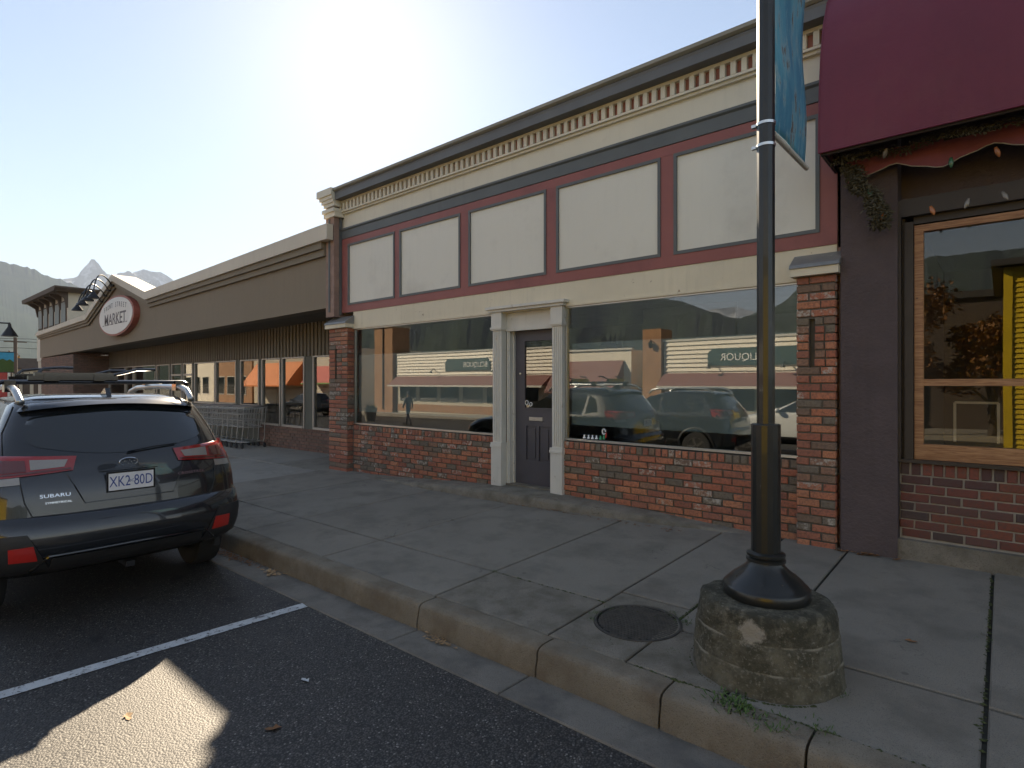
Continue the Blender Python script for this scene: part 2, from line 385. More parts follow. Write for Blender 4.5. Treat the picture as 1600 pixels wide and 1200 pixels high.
    def build(s, name, mats, parent=None, smooth=False, kind=None, label=None, cat=None, group=None, loc=None, fix=True):
        """vertices are given in world space; under a parent they are stored relative to it"""
        if parent is not None:
            o = Vector(wloc(parent)); s.v = [(v[0] - o.x, v[1] - o.y, v[2] - o.z) for v in s.v]
        elif loc is not None:
            s.v = [(v[0] - loc[0], v[1] - loc[1], v[2] - loc[2]) for v in s.v]
        ob = bpy.data.objects.new(name, s.mesh(name, mats, smooth, fix)); COL.objects.link(ob)
        if parent is not None: ob.parent = parent
        elif loc is not None: ob.location = loc
        tag(ob, label, cat, group, kind); return ob
def wloc(o):
    v = Vector(o.location)
    while o.parent: o = o.parent; v += Vector(o.location)
    return v
def tag(o, label=None, cat=None, group=None, kind=None):
    if label: o['label'] = label
    if cat: o['category'] = cat
    if group: o['group'] = group
    if kind: o['kind'] = kind
    return o
def thing(name, loc, label, cat, group=None, kind=None, rotz=0):
    o = bpy.data.objects.new(name, None); o.empty_display_size = .2; COL.objects.link(o)
    o.location = loc; o.rotation_euler = (0, 0, rotz); return tag(o, label, cat, group, kind)
def inst(name, me, parent, loc, rot=None, scale=None):
    o = bpy.data.objects.new(name, me); COL.objects.link(o)
    if parent is not None:
        o.parent = parent; o.location = Vector(loc) - wloc(parent)
    else: o.location = loc
    if rot: o.rotation_euler = rot
    if scale: o.scale = scale
    return o
def kids(o): return [c for c in bpy.data.objects if c.parent == o]
def copy_tree(o, parent=None):
    c = o.copy(); COL.objects.link(c)
    if parent is not None: c.parent = parent
    for k in CH.get(o.name, None) or kids(o): copy_tree(k, c)
    return c
CH = {}
def text(body, size, mats, name, parent, origin, right, up, ext=.002, sx=1, align='CENTER', shear=0, **kw):
    """flat lettering: origin = anchor on the baseline, right / up = reading directions"""
    cu = bpy.data.curves.new(name, 'FONT'); cu.body = body; cu.size = size; cu.extrude = ext; cu.align_x = align
    cu.resolution_u = 3; cu.shear = shear
    if 'offset' in kw: cu.offset = kw.pop('offset')
    if 'spacing' in kw: cu.space_character = kw.pop('spacing')
    t = bpy.data.objects.new('tmp', cu); COL.objects.link(t)
    me = bpy.data.meshes.new_from_object(t.evaluated_get(bpy.context.evaluated_depsgraph_get()))
    bpy.data.objects.remove(t)
    r = Vector(right).normalized(); u = Vector(up).normalized(); n_ = r.cross(u)
    M = Matrix(((r.x * sx, u.x, n_.x, origin[0]), (r.y * sx, u.y, n_.y, origin[1]), (r.z * sx, u.z, n_.z, origin[2]), (0, 0, 0, 1)))
    if parent is not None and not kw.get('local'): M = Matrix.Translation(-wloc(parent)) @ M
    kw.pop('local', None)
    me.transform(M); me.materials.clear(); me.materials.append(MATS[mats])
    ob = bpy.data.objects.new(name, me); COL.objects.link(ob)
    if parent is not None: ob.parent = parent
    return tag(ob, **kw)
def evalmesh(ob, name):
    dg = bpy.context.evaluated_depsgraph_get(); dg.update()
    me = bpy.data.meshes.new_from_object(ob.evaluated_get(dg)); me.name = name
    return me
def lerp(a, b, t): return a + (b - a) * t
def interp(tab, z, k):
    if z <= tab[0][0]: return tab[0][k]
    for a, b in zip(tab, tab[1:]):
        if z <= b[0]:
            t = (z - a[0]) / (b[0] - a[0]); return a[k] + (b[k] - a[k]) * t
    return tab[-1][k]
# ------------------------------------------------------------------ ground levels
def side_z(x, y):
    x = max(x, -45); return .05 + .011 * (x + 1.1) - .02 * (5.6 - y)
def road_z(x, y):
    x = max(x, -45); z = -.185 + .011 * (x + 1.1)
    if y < 2.3: z -= .02 * (2.3 - max(y, -1))
    if y < -1: z -= .035 * (-1 - max(y, -20))
    return z
# ================================================================== SETTING
def axis_steps(lim, first=2.0, k=1.35):
    o = [0]; s = first
    while o[-1] < lim: o.append(o[-1] + s); s *= k
    return [-v for v in o[:0:-1]] + o
xs = axis_steps(11000); ys = axis_steps(11000)
def ground_z(x, y):
    d = math.hypot(x, y)
    z = min(road_z(x, y), road_z(x, 2.3)) - .25
    if y > 2.3: z = road_z(x, 2.3) - .3
    return z - min(1.5, max(0, d - 60) * .01)
mb = MB(); n0 = len(ys)
for x in xs:
    for y in ys: mb.v.append((x, y, ground_z(x, y)))
for i in range(len(xs) - 1):
    for j in range(len(ys) - 1):
        a = i * n0 + j; mb.f.append([a, a + n0, a + n0 + 1, a + 1]); mb.mi.append(0)
mb.build('ground', 'earth', kind='structure', smooth='all')
# road: a sheet that follows the street's slope and camber
mb = MB(); RX = [-90, -60, -45, -30, -20, -14, -10, -7, -5, -3, -1, 1, 4, 10, 25, 50]; RY = [-17.2, -14, -10, -6, -3, -1, 0, 1, 2, 2.31]
for i, x in enumerate(RX):
    for y in RY: mb.v.append((x, y, road_z(x, y)))
for i in range(len(RX) - 1):
    for j in range(len(RY) - 1):
        a = i * len(RY) + j; mb.f.append([a, a + len(RY), a + len(RY) + 1, a + 1]); mb.mi.append(0)
mb.build('road', 'asphalt', kind='structure', smooth='all')
# parking stall lines
def stall_line(a, b, wd, root):
    mb = MB(); a = Vector(a); b = Vector(b); d = (b - a).normalized(); n_ = Vector((-d.y, d.x)) * wd / 2
    N = 24; rnd = random.Random(3)
    for i in range(N + 1):
        p = a.lerp(b, i / N)
        for s_ in (-1, 1):
            q = p + n_ * s_ * (1 + rnd.uniform(-.07, .07)); mb.v.append((q.x, q.y, road_z(q.x, q.y) + .005))
    for i in range(N): mb.f.append([2 * i, 2 * i + 1, 2 * i + 3, 2 * i + 2]); mb.mi.append(0)
    return mb.build('painted_line', 'white_line', root)
pl = thing('parking_lines', (-4.1, 0, -.22), None, None, kind='structure')
stall_line((-4.085, 2.30), (-4.33, -.1), .10, pl)
for dx in (-5.9, -11.8, -17.7, 5.9): stall_line((-4.085 + dx, 2.30), (-4.33 + dx, -.1), .10, pl)
# far pavement across the street
mb = MB(); mb.grid(lambda u, v: (lerp(-90, 50, u), lerp(-30, -17, v), road_z(lerp(-90, 50, u), -17) + .15), 20, 1)
mb.grid(lambda u, v: (lerp(-90, 50, u), -17 , road_z(lerp(-90, 50, u), -17) + lerp(-.1, .15, v)), 20, 1)
mb.build('far_pavement', 'concrete_light', kind='structure')

# sidewalk: dark bed + single slabs
sw = thing('sidewalk', (-5, 4, 0), None, None, kind='structure')
mb = MB()
XB = [-60, -45, -30, -20, -12, -6, -2, 2, 8]
for x in XB:
    for y in (2.72, 8.2): mb.v.append((x, y, side_z(x, y) - .016))
for i in range(len(XB) - 1): mb.f.append([2 * i, 2 * i + 2, 2 * i + 3, 2 * i + 1]); mb.mi.append(0)
mb.build('joint_bed', 'joint_dirt', sw)
rs = random.Random(11)
def slab(x0, x1, y0, y1, matn, name='paving_slab', parent=sw, gap=.009, dz=0, top=side_z, hole=None, th=.05):
    x0 += gap; x1 -= gap; y0 += gap; y1 -= gap
    t = [rs.uniform(-.002, .002) + dz for _ in range(4)]
    def tz(x, y):
        u = (x - x0) / (x1 - x0); v = (y - y0) / (y1 - y0)
        return top(x, y) + lerp(lerp(t[0], t[1], u), lerp(t[3], t[2], u), v)
    mb = MB(); c = .007
    o = [(x0, y0), (x1, y0), (x1, y1), (x0, y1)]
    i_ = [(x0 + c, y0 + c), (x1 - c, y0 + c), (x1 - c, y1 - c), (x0 + c, y1 - c)]
    vs = [(*p, tz(*p) - th) for p in o] + [(*p, tz(*p) - .006) for p in o] + [(*p, tz(*p)) for p in i_]
    fs = []
    for k in range(4):
        k2 = (k + 1) % 4; fs += [(k, k2, 4 + k2, 4 + k), (4 + k, 4 + k2, 8 + k2, 8 + k)]
    mb.add(vs, fs)
    if hole:
        # top face with a round opening
        hx, hy, hr = hole; N = 48; ang = [2 * math.pi * k / N for k in range(N)]
        b = len(mb.v); inn = []; out = []
        for a in ang:
            inn.append((hx + hr * math.cos(a), hy + hr * math.sin(a)))
            dx, dy = math.cos(a), math.sin(a); tt = 1e9
            for lim, d_, p_ in ((x1 - c, dx, hx), (x0 + c, dx, hx), (y1 - c, dy, hy), (y0 + c, dy, hy)):
                if abs(d_) > 1e-6:
                    q = (lim - p_) / d_
                    if q > 0: tt = min(tt, q)
            out.append((hx + dx * tt, hy + dy * tt))
        mb.add([(*p, tz(*p)) for p in inn] + [(*p, tz(*p)) for p in out] + [(*p, tz(*p) - .03) for p in inn],
               [(k, (k + 1) % N, N + (k + 1) % N, N + k) for k in range(N)] + [(k, 2 * N + k, 2 * N + (k + 1) % N, (k + 1) % N) for k in range(N)])
        for cx_, cy_ in i_:   # corners
            ks = sorted(range(N), key=lambda k: (out[k][0] - cx_) ** 2 + (out[k][1] - cy_) ** 2)[:2]
            mb.add([(cx_, cy_, tz(cx_, cy_)), (*out[ks[0]], tz(*out[ks[0]])), (*out[ks[1]], tz(*out[ks[1]]))], [(0, 1, 2)])
    else:
        mb.add([(*p, tz(*p)) for p in i_], [(0, 1, 2, 3)])
    return mb.build(name, matn, parent)
jx = [.02 + 1.525 * 0 - .08, -1.56, -3.1, -4.6, -6.08, -7.6] + [-7.6 - 1.52 * k for k in range(1, 22)]
jx = [3.0, 1.45] + jx
HOLE = (-1.745, 3.24, .275)
for k in range(len(jx) - 1):
    x1, x0 = jx[k], jx[k + 1]
    m_ = 'concrete' if x1 > -7.7 or k % 5 == 0 else 'concrete_light'
    if x0 == -3.1:
        slab(x0, -2.08, 2.75, 3.39, 'concrete_worn'); slab(-2.08, x1, 2.75, 3.62, 'concrete_worn', hole=HOLE, gap=.004, dz=-.001)
        slab(x0, -2.08, 3.39, 5.66, 'concrete', dz=.003); slab(-2.08, x1, 3.62, 5.66, 'concrete', dz=.003)
    elif x0 == -1.56:
        slab(x0, -1.02, 2.75, 3.30, 'concrete_worn'); slab(-1.02, x1, 2.75, 3.42, 'concrete', dz=-.004)
        slab(x0, -1.02, 3.30, 5.9, 'concrete'); slab(-1.02, x1, 3.42, 5.9, 'concrete', dz=-.002)
    else:
        slab(x0, x1, 2.75, 3.39, m_); slab(x0, x1, 3.39, 5.37 if x1 < -7.7 else 5.9, m_, dz=rs.uniform(0, .003))
        if x1 < -7.7: slab(x0, x1, 5.37, 7.6, 'concrete_light' if k % 4 else 'concrete', dz=.004)
# kerb stones with a worn, rounded nose
kb = thing('kerb', (-3, 2.65, -.1), None, None, kind='structure')
KX = [3.2, 1.6, .3, -.62, -1.27, -2.035, -3.08] + [-6.1 - 3.05 * k for k in range(0, 15)]
def kerbstone(x0, x1):
    N = max(3, int((x1 - x0) / .06)); mb = MB(); near = x0 > -7
    if not near: N = 4
    for i in range(N + 1):
        x = lerp(x0 + .006, x1 - .006, i / N); zt = side_z(x, 2.7); e = 0 if 0 < i < N else -.006
        prof = [(2.745, -.04), (2.745, 0), (2.64, 0), (2.605, -.008), (2.588, -.028), (2.582, -.07), (2.572, -.12), (2.568, -.17), (2.568, -.24)]
        for y, dz in prof:
            q = noise.noise(Vector((x * 9, y * 20, dz * 20 + 3))) * .006 + noise.noise(Vector((x * 2, y * 2, 1))) * .008 if near else 0
            mb.v.append((x, y + (q if dz < -.005 else 0) - e * .5, zt + dz + (q * .5 if dz > -.03 else 0) + e))
    n_ = 9
    for i in range(N):
        for j in range(n_ - 1):
            a = i * n_ + j; mb.f.append([a, a + 1, a + n_ + 1, a + n_]); mb.mi.append(0)
    mb.f.append(list(range(n_))); mb.mi.append(0); mb.f.append([N * n_ + j for j in range(n_)][::-1]); mb.mi.append(0)
    mb.build('kerb_stone', 'kerb_concrete', kb, smooth=50)
for a, b in zip(KX, KX[1:]): kerbstone(b, a)
gu = thing('gutter', (-3, 2.45, -.18), None, None, kind='structure')
def gz(x, y): return road_z(x, 2.3) + .008 - .006 * (y - 2.3) / .27
GX = [3.2, 1.0, -.5, -2.08, -3.07, -5.9] + [-5.9 - 3.0 * k for k in range(1, 14)]
for a, b in zip(GX, GX[1:]): slab(b, a, 2.30, 2.60, 'gutter_concrete', 'gutter_slab', gu, .004, 0, gz, th=.04)
mb = MB(); mb.grid(lambda u, v: (lerp(-45, 3, u), lerp(2.28, 2.62, v), gz(lerp(-45, 3, u), 2.4) - .012), 12, 1)
mb.build('gutter_bed', 'joint_dirt', gu)

# ------------------------------------------------------------------ mountains
def ridge(name, mat_, pts, dist, foot, back, rough, seed, step=.4, trees=0):
    """pts: (azimuth in degrees from +x, tangent of the elevation seen from the street)"""
    pts = sorted(pts); a0, a1 = pts[0][0], pts[-1][0]; N = int((a1 - a0) / step)
    K = [(foot, 0), (lerp(foot, dist, .3), .12), (lerp(foot, dist, .5), .28), (lerp(foot, dist, .68), .48), (lerp(foot, dist, .82), .68), (lerp(foot, dist, .93), .87), (dist, 1), (lerp(dist, back, .3), .8), (lerp(dist, back, .65), .4), (back, 0)]
    mb = MB()
    for i in range(N + 1):
        a = lerp(a0, a1, i / N); e = interp([(p[0], p[1]) for p in pts], a, 1)
        H = e * dist
        for j, (r, h) in enumerate(K):
            d = Vector((math.cos(R(a)), math.sin(R(a)), 0)) * r
            nn = noise.fractal(Vector((d.x / 700 + seed, d.y / 700, 0)), .9, 2.1, 6)
            z = h * H + nn * H * rough * (h * (1 - h) * 4 + (.03 if h > .9 else .12) * (h > .3)) if h else -30
            if trees and h > .9 : z += trees * noise.random() * 1.0
            mb.v.append((d.x, d.y, z - 3))
    n_ = len(K)
    for i in range(N):
        for j in range(n_ - 1):
            q = i * n_ + j; mb.f.append([q, q + 1, q + n_ + 1, q + n_]); mb.mi.append(0)
    mb.build(name, mat_, kind='structure', smooth=False)
ridge('wooded_hill', 'forest_hill', [(150, .03), (156, .05), (159, .075), (161.9, .094), (165, .1137), (166.8, .1268), (168, .1345), (169, .1415), (169.8, .1452), (170.7, .1518), (171.6, .1556), (172.6, .158), (175, .164), (180, .17), (186, .15), (192, .12), (200, .10)],
      4600, 1500, 7500, .10, 3.1, .2, 14)
ridge('mountain_peak', 'high_rock', [(148, .07), (157, .1286), (159.9, .1446), (161.2, .1525), (161.8, .161), (162.3, .1659), (162.9, .1658), (163.5, .1680), (164.2, .1616), (164.8, .1539), (165.6, .1525), (165.9, .1565), (166.3, .1566), (166.75, .1603), (167.1, .1645), (167.6, .155), (168.1, .1468), (168.8, .1437), (170.4, .132), (175, .12)],
      8500, 5500, 11000, .35, 7.7, .12)
ridge('wooded_hill', 'forest_hill', [(196, .08), (206, .095), (214, .106), (223, .132), (234.8, .165), (240.7, .149), (245, .141), (247, .128), (248.6, .118), (250.7, .104), (252.4, .115), (254.2, .124), (255.3, .139), (256, .151), (258.5, .164), (266, .18), (280, .17), (300, .15), (320, .12), (340, .1)],
      2600, 700, 4300, .5, 5.3, .5, 9)
ridge('mountain_peak', 'high_rock', [(242, .09), (247.3, .119), (248.9, .1224), (250.7, .1251), (251.5, .1202), (252.6, .114), (257, .09)], 7500, 5200, 9500, .35, 1.7, .15)
# the valley's haze
hz = MB().box(-12500, 12500, -12500, 12500, -40, 1620)
hm = bpy.data.materials.new('haze'); hm.use_nodes = True; hm.node_tree.nodes.remove(hm.node_tree.nodes['Principled BSDF'])
pv = hm.node_tree.nodes.new('ShaderNodeVolumePrincipled'); pv.inputs['Density'].default_value = 1.0e-4
pv.inputs['Color'].default_value = (.66, .79, 1, 1); pv.inputs['Anisotropy'].default_value = -.1
hm.node_tree.links.new(pv.outputs[0], hm.node_tree.nodes['Material Output'].inputs['Volume'])
MATS['haze'] = hm
hz.build('haze', 'haze', kind='stuff')

# ================================================================== MAIN STOREFRONT  (front wall plane y = 5.75)
W = 5.75
sf = thing('brick_storefront', (-5, 6.5, 0), 'long cream and red storefront with blank sign panels above two big brick-framed windows', 'storefront')
BRK = {}
def brick_me(w_, h, seed=0, dep=.022, m_='clinker_brick', orient=0):
    key = (round(w_, 2), round(h, 3), seed, m_, orient)
    if key not in BRK:
        r_ = random.Random(seed * 91 + int(w_ * 1000)); mb = MB()
        W2, H2 = round(w_, 2), round(h, 3)
        c = .005
        j = lambda: r_.uniform(-.0025, .0025)
        if orient == 0:
            mb.add([(-W2 / 2 + j(), dep, -H2 / 2), (W2 / 2 + j(), dep, -H2 / 2), (W2 / 2 + j(), dep, H2 / 2), (-W2 / 2 + j(), dep, H2 / 2),
                    (-W2 / 2 + j(), c, -H2 / 2 + j()), (W2 / 2 + j(), c, -H2 / 2 + j()), (W2 / 2 + j(), c, H2 / 2 + j()), (-W2 / 2 + j(), c, H2 / 2 + j()),
                    (-W2 / 2 + c, j(), -H2 / 2 + c), (W2 / 2 - c, j(), -H2 / 2 + c), (W2 / 2 - c, j(), H2 / 2 - c), (-W2 / 2 + c, j(), H2 / 2 - c)],
                   [(0, 4, 5, 1), (1, 5, 6, 2), (2, 6, 7, 3), (3, 7, 4, 0), (4, 8, 9, 5), (5, 9, 10, 6), (6, 10, 11, 7), (7, 11, 8, 4), (8, 11, 10, 9)])
        BRK[key] = mb.mesh('brick', m_, fix=False)
    return BRK[key]
class Bricks:
    """collects bricks; the first `limit` (sorted by rank) become objects, the others are joined"""
    def __init__(s): s.L = []
    def put(s, x, y, z, w_, h, m_='clinker_brick', rot=0): s.L.append((x, y, z, w_, h, m_, rot))
    def wall(s, x0, x1, z0, z1, y, m_='clinker_brick', course=.0735, L=.205, soldier=.09, joint=.013, rot=0, org=None):
        rb = random.Random(int(abs(x0 * 100)))
        P = (lambda a: (a, y)) if rot == 0 else (lambda a: (y, a))
        zt = z1
        if soldier:
            n_ = int((x1 - x0) / .074); st = (x1 - x0) / n_
            for i in range(n_):
                p = P(x0 + (i + .5) * st); s.put(p[0] + (0 if rot else 0), p[1] + rb.uniform(-.003, .001), z1 - soldier / 2, st - joint, soldier - joint, m_, rot)
            zt = z1 - soldier
        k = 0
        while zt - course > z0 - course * .5:
            off = (k % 2) * L / 2 + rb.uniform(-.012, .012)
            a = x0 - off
            while a < x1:
                b0, b1 = max(a, x0), min(a + L, x1)
                if b1 - b0 > .035:
                    p = P((b0 + b1) / 2); s.put(p[0], p[1] + (rb.uniform(-.004, .003) if rot == 0 else 0), zt - course / 2, b1 - b0 - joint, course - joint, m_, rot)
                a += L
            zt -= course; k += 1
    def emit(s, parent, limit, mortar=None):
        s.L.sort(key=lambda b: b[0] ** 2 + b[1] ** 2)
        rb = random.Random(5)
        for (x, y, z, w_, h, m_, rot) in s.L[:limit]:
            o = inst('brick', brick_me(w_, h, rb.randrange(3), m_=m_), parent, (x, y, z), (0, 0, rot))
        rest = s.L[limit:]
        if rest:
            mb = MB(); ms = sorted({b[5] for b in rest})
            for (x, y, z, w_, h, m_, rot) in rest:
                mb.m(ms.index(m_)); M = Matrix.Translation((x, y, z)) @ Matrix.Rotation(rot, 4, 'Z'); me = brick_me(w_, h, rb.randrange(3), m_=m_)
                mb.add([M @ v.co for v in me.vertices], [tuple(p.vertices) for p in me.polygons])
            mb.build('brickwork', ms, parent, kind='stuff', fix=False)
BK = Bricks()
# bulkheads
BK.wall(-4.075, -1.43, -.02, .79, W - .045); BK.wall(-8.53, -5.235, -.02, .775, W - .045)
mb = MB(); mb.box(-4.075, -1.2, W - .032, W + .2, -.1, .785); mb.box(-8.7, -5.235, W - .032, W + .2, -.1, .77); mb.build('mortar_backing', 'mortar', sf)
# returns beside the door
BK.wall(W - .03, W + .28, -.02, .79, -4.087, rot=R(-90)); BK.wall(W - .03, W + .28, -.02, .79, -5.223, rot=R(90))
# right pier with its blind slot
PY = 5.60
def pier(x0, x1, y, z1, slot, m_, side, L=None):
    z = z1; k = 0; c = .0735; xs0, xs1 = slot[0], slot[1]
    rb = random.Random(3)
    while z - c > -.06:
        zm = z - c / 2
        if slot[2] < zm < slot[3]:
            xm = (xs1 + x1) / 2 + rb.uniform(-.01, .01)
            for a, b in ((x0, xs0), (xs1 + .012, xm), (xm, x1)): BK.put((a + b) / 2, y + rb.uniform(-.003, .003), zm, b - a - .012, c - .013, m_)
        else:
            f = (.36, .64)[k % 2] + rb.uniform(-.03, .03); xm = x0 + (x1 - x0) * f
            for a, b in ((x0, xm), (xm, x1)): BK.put((a + b) / 2, y + rb.uniform(-.003, .003), zm, b - a - .013, c - .013, m_)
        # side return
        for sx, rr in side:
            d = W + .02 - y; q = (.11, .05)[k % 2]
            BK.put(sx, y + .012 + d / 2, zm, d - .012, c - .010, m_, rr)
        z -= c; k += 1
    mb = MB(); mb.box(x0 + .012, xs0 - .004, y + .014, W + .1, -.12, z1); mb.box(xs1 + .016, x1 - .012, y + .014, W + .1, -.12, z1)
    mb.box(xs0 - .004, xs1 + .016, y + .06, W + .1, -.12, z1); mb.box(xs0 - .004, xs1 + .016, y + .014, y + .06, -.12, slot[2]); mb.box(xs0 - .004, xs1 + .016, y + .014, y + .06, slot[3], z1)
    mb.build('pier_core', 'mortar', sf)
pier(-1.425, -1.105, PY, 2.45, (-1.315, -1.288, 1.62, 2.07), 'clinker_brick', [(-1.105 , R(90)), (-1.425, R(-90))])
pier(-9.13, -8.56, PY, 2.45, (-8.94, -8.90, 1.55, 2.1), 'clinker_brick', [(-8.56, R(90))])
BK.emit(sf, 300)
# caps of the piers
for x0, x1 in ((-1.46, -1.075), (-9.17, -8.53)):
    mb = MB(); mb.m(1).prism([(PY - .055, 2.452), (W, 2.452), (W, 2.52), (PY - .055, 2.52)], 'x', x0, x1)
    mb.m(0).prism([(PY - .07, 2.522), (W - .03, 2.522), (W - .03, 2.665), (PY - .05, 2.555)], 'x', x0 - .008, x1 + .008)
    mb.build('pier_cap', ['cap_metal', 'peeling_cream'], sf)
# lintel board (peeling cream) and wall body above
mb = MB(); mb.box(-8.55, -1.12, W - .03, W + .16, 2.43, 2.73); mb.box(-8.55, -1.12, W - .05, W - .03, 2.43, 2.455)
mb.build('lintel_board', 'peeling_cream', sf)
mb = MB(); mb.box(-9.05, -1.12, W - .005, W + .3, 2.73, 4.70); mb.build('wall', 'cream_paint', sf)
# red frame boards: rails and stiles
PX = [(-8.70, -7.39), (-7.265, -5.885), (-5.72, -4.345), (-4.19, -2.80), (-2.65, -1.255)]
mb = MB(); mb.box(-8.93, -1.115, W - .04, W - .005, 2.732, 2.855); mb.box(-8.93, -1.115, W - .04, W - .005, 3.925, 4.03); mb.build('frame_rail', 'red_trim', sf)
ex = [-8.93] + [v for p in PX for v in p] + [-1.115]
for a, b in zip(ex[::2], ex[1::2]): MB().box(a, b, W - .038, W - .005, 2.855, 3.925).build('frame_stile', 'red_trim', sf)
for x0, x1 in PX:
    t = .034
    mb = MB(); mb.box(x0, x1, W - .048, W - .006, 2.855, 2.855 + t); mb.box(x0, x1, W - .048, W - .006, 3.925 - t, 3.925)
    mb.box(x0, x0 + t, W - .048, W - .006, 2.855 + t, 3.925 - t); mb.box(x1 - t, x1, W - .048, W - .006, 2.855 + t, 3.925 - t)
    f = mb.build('panel_moulding', 'grey_trim', sf)
    MB().box(x0 + t, x1 - t, W - .026, W - .006, 2.855 + t, 3.925 - t).build('sign_panel', 'cream_panel', sf)
# grey band, frieze, dentils, cornice
mb = MB(); mb.prism([(W - .05, 4.035), (W - .005, 4.035), (W - .005, 4.215), (W - .07, 4.215), (W - .07, 4.19), (W - .05, 4.17)], 'x', -9.05, -1.115); mb.build('grey_band', 'grey_trim', sf)
mb = MB(); mb.box(-9.05, -1.115, W - .045, W - .005, 4.475, 4.505); mb.box(-9.05, -1.115, W - .075, W - .005, 4.505, 4.53); mb.box(-9.05, -1.115, W - .075, W - .005, 4.665, 4.70); mb.build('bed_moulding', 'cream_paint', sf)
MB().box(-9.05, -1.115, W - .03, W - .005, 4.53, 4.665).build('dentil_ground', 'red_dentil', sf)
dm = MB().cbox(-.027, .027, 0, .045, -.0665, .0665, .004).mesh('dentil', 'cream_paint')
n_ = 75
for i in range(n_): inst('dentil', dm, sf, (lerp(-9.0, -1.17, i / (n_ - 1)), W - .077, 4.5975))
prof = [(W, 4.702), (W - .20, 4.702), (W - .20, 4.80), (W - .205, 4.815), (W - .205, 4.83), (W, 4.83)]
mb = MB().prism(prof, 'x', -9.15, -1.115); mb.build('cornice', 'cornice_grey', sf)
mb = MB().prism([(W + .3, 4.832), (W - .215, 4.832), (W - .245, 4.85), (W - .25, 4.885), (W + .3, 4.90)], 'x', -9.2, -1.115); mb.build('cornice_cap', 'cornice_cap', sf)
mb = MB(); mb.box(-9.1, -1.12, W + .3, W + 10, 4.2, 4.6); mb.box(-9.1, -1.12, W + .2, W + .35, 4.0, 4.88); mb.build('roof', 'roof_dark', sf)
# left corner column above the pier
mb = MB(); mb.m(0).box(-9.19, -8.93, W - .17, W + .28, 2.665, 4.60); mb.m(1).box(-8.93, -8.885, W - .07, W - .04, 2.70, 4.55); mb.box(-9.09, -9.05, W - .185, W - .17, 2.75, 4.40)
mb.m(2).box(-9.215, -8.86, W - .20, W, 4.42, 4.50); mb.box(-9.23, -8.85, W - .23, W, 4.50, 4.56); mb.build('corner_column', ['painted_brick', 'grey_trim', 'cream_paint'], sf)
mb = MB()
for i, (q, z0, z1) in enumerate(((.03, 4.60, 4.66), (.07, 4.66, 4.72), (.11, 4.72, 4.78), (.16, 4.78, 4.90))): mb.box(-9.16 - q, -8.86, W - .20 - q * .5, W + .3, z0, z1)
mb.build('corbel', 'cream_paint', sf)
MB().box(-1.112, -1.075, W - .02, W + .1, 2.7, 4.9).build('party_joint', 'black_void', sf)
# side and back walls so that the room is closed
mb = MB(); mb.box(-9.1, -8.95, W - .02, W + 10, -.3, 4.6); mb.box(-1.13, -1.08, W - .02, W + 10, -.3, 4.6); mb.box(-9.1, -1.08, W + 9.9, W + 10, -.3, 4.6)
mb.build('side_wall', 'painted_brick', sf)
mb = MB(); mb.box(-8.94, -1.14, W + .31, W + 9.8, 2.95, 3.0); mb.box(-8.94, -1.14, W + 7, W + 7.1, .1, 2.95)
mb.box(-8.94, -8.9, W + .2, W + 7, .1, 2.95); mb.box(-1.18, -1.14, W + .2, W + 7, .1, 2.95)
mb.box(-5.4, -3.6, W + 4.5, W + 4.6, .1, 2.95)
mb.build('room_wall', 'interior_wall', sf)
MB().box(-8.94, -1.14, W + .2, W + 9.8, -.05, .1).build('room_floor', 'interior_floor', sf)
# big windows: aluminium frame, pane, film strip inside
def shopwin(x0, x1, z0, z1, film):
    fr = MB(); t = .028; y0 = W - .012
    fr.box(x0, x1, y0 - .015, y0 + .03, z0, z0 + t * .8); fr.box(x0, x1, y0 - .006, y0 + .03, z1 - t * .6, z1)
    fr.box(x0, x0 + t, y0 - .006, y0 + .03, z0 + t * .8, z1 - t * .6); fr.box(x1 - t, x1, y0 - .006, y0 + .03, z0 + t * .8, z1 - t * .6)
    f = fr.build('window_frame', 'alu', sf)
    MB().box(x0 + t * .9, x1 - t * .9, W + .002, W + .008, z0 + t * .7, z1 - t * .5).build('pane', 'shop_glass', f)
    if film: MB().box(x0 + .05, x1 - .05, W + .05, W + .054, film[0], film[1]).build('privacy_film', 'film', sf)
shopwin(-8.55, -5.24, .785, 2.43, (1.0, 1.98)); shopwin(-4.07, -1.42, .80, 2.43, (.985, 1.98))
# door surround
for x0, x1 in ((-5.235, -5.055), (-4.24, -4.065)):
    xc = (x0 + x1) / 2; mb = MB(); y = W - .075
    mb.box(x0 + .012, x1 - .012, y, W + .02, .14, 2.43)
    mb.box(x0, x1, y - .022, W + .02, .10, .64); mb.box(x0 - .008, x1 + .008, y - .035, W + .02, .64, .67); mb.box(x0 - .004, x1 + .004, y - .028, W + .02, .67, .70)
    mb.box(x0 - .003, x1 + .003, y - .025, W + .02, 2.20, 2.215); mb.box(x0 - .010, x1 + .010, y - .035, W + .02, 2.215, 2.24); mb.box(x0, x1, y - .02, W + .02, 2.24, 2.44)
    for dx in (-.045, -.015, .015, .045): mb.box(xc + dx - .006, xc + dx + .006, y - .010, y + .002, .72, 2.18)
    mb.build('pilaster', 'white_paint', sf)
mb = MB(); mb.box(-5.27, -4.03, W - .12, W + .01, 2.441, 2.475); mb.box(-5.30, -4.00, W - .15, W + .01, 2.475, 2.51); mb.build('door_hood', 'white_paint', sf)
DY = W + .12
mb = MB(); mb.box(-5.055, -4.24, W + .02, DY + .05, 2.20, 2.441); mb.box(-5.055, -4.24, W, W + .02, 2.185, 2.22)
mb.box(-5.056, -5.005, W + .02, DY + .05, .12, 2.19); mb.box(-5.005, -4.985, DY - .03, DY + .05, .12, 2.19)
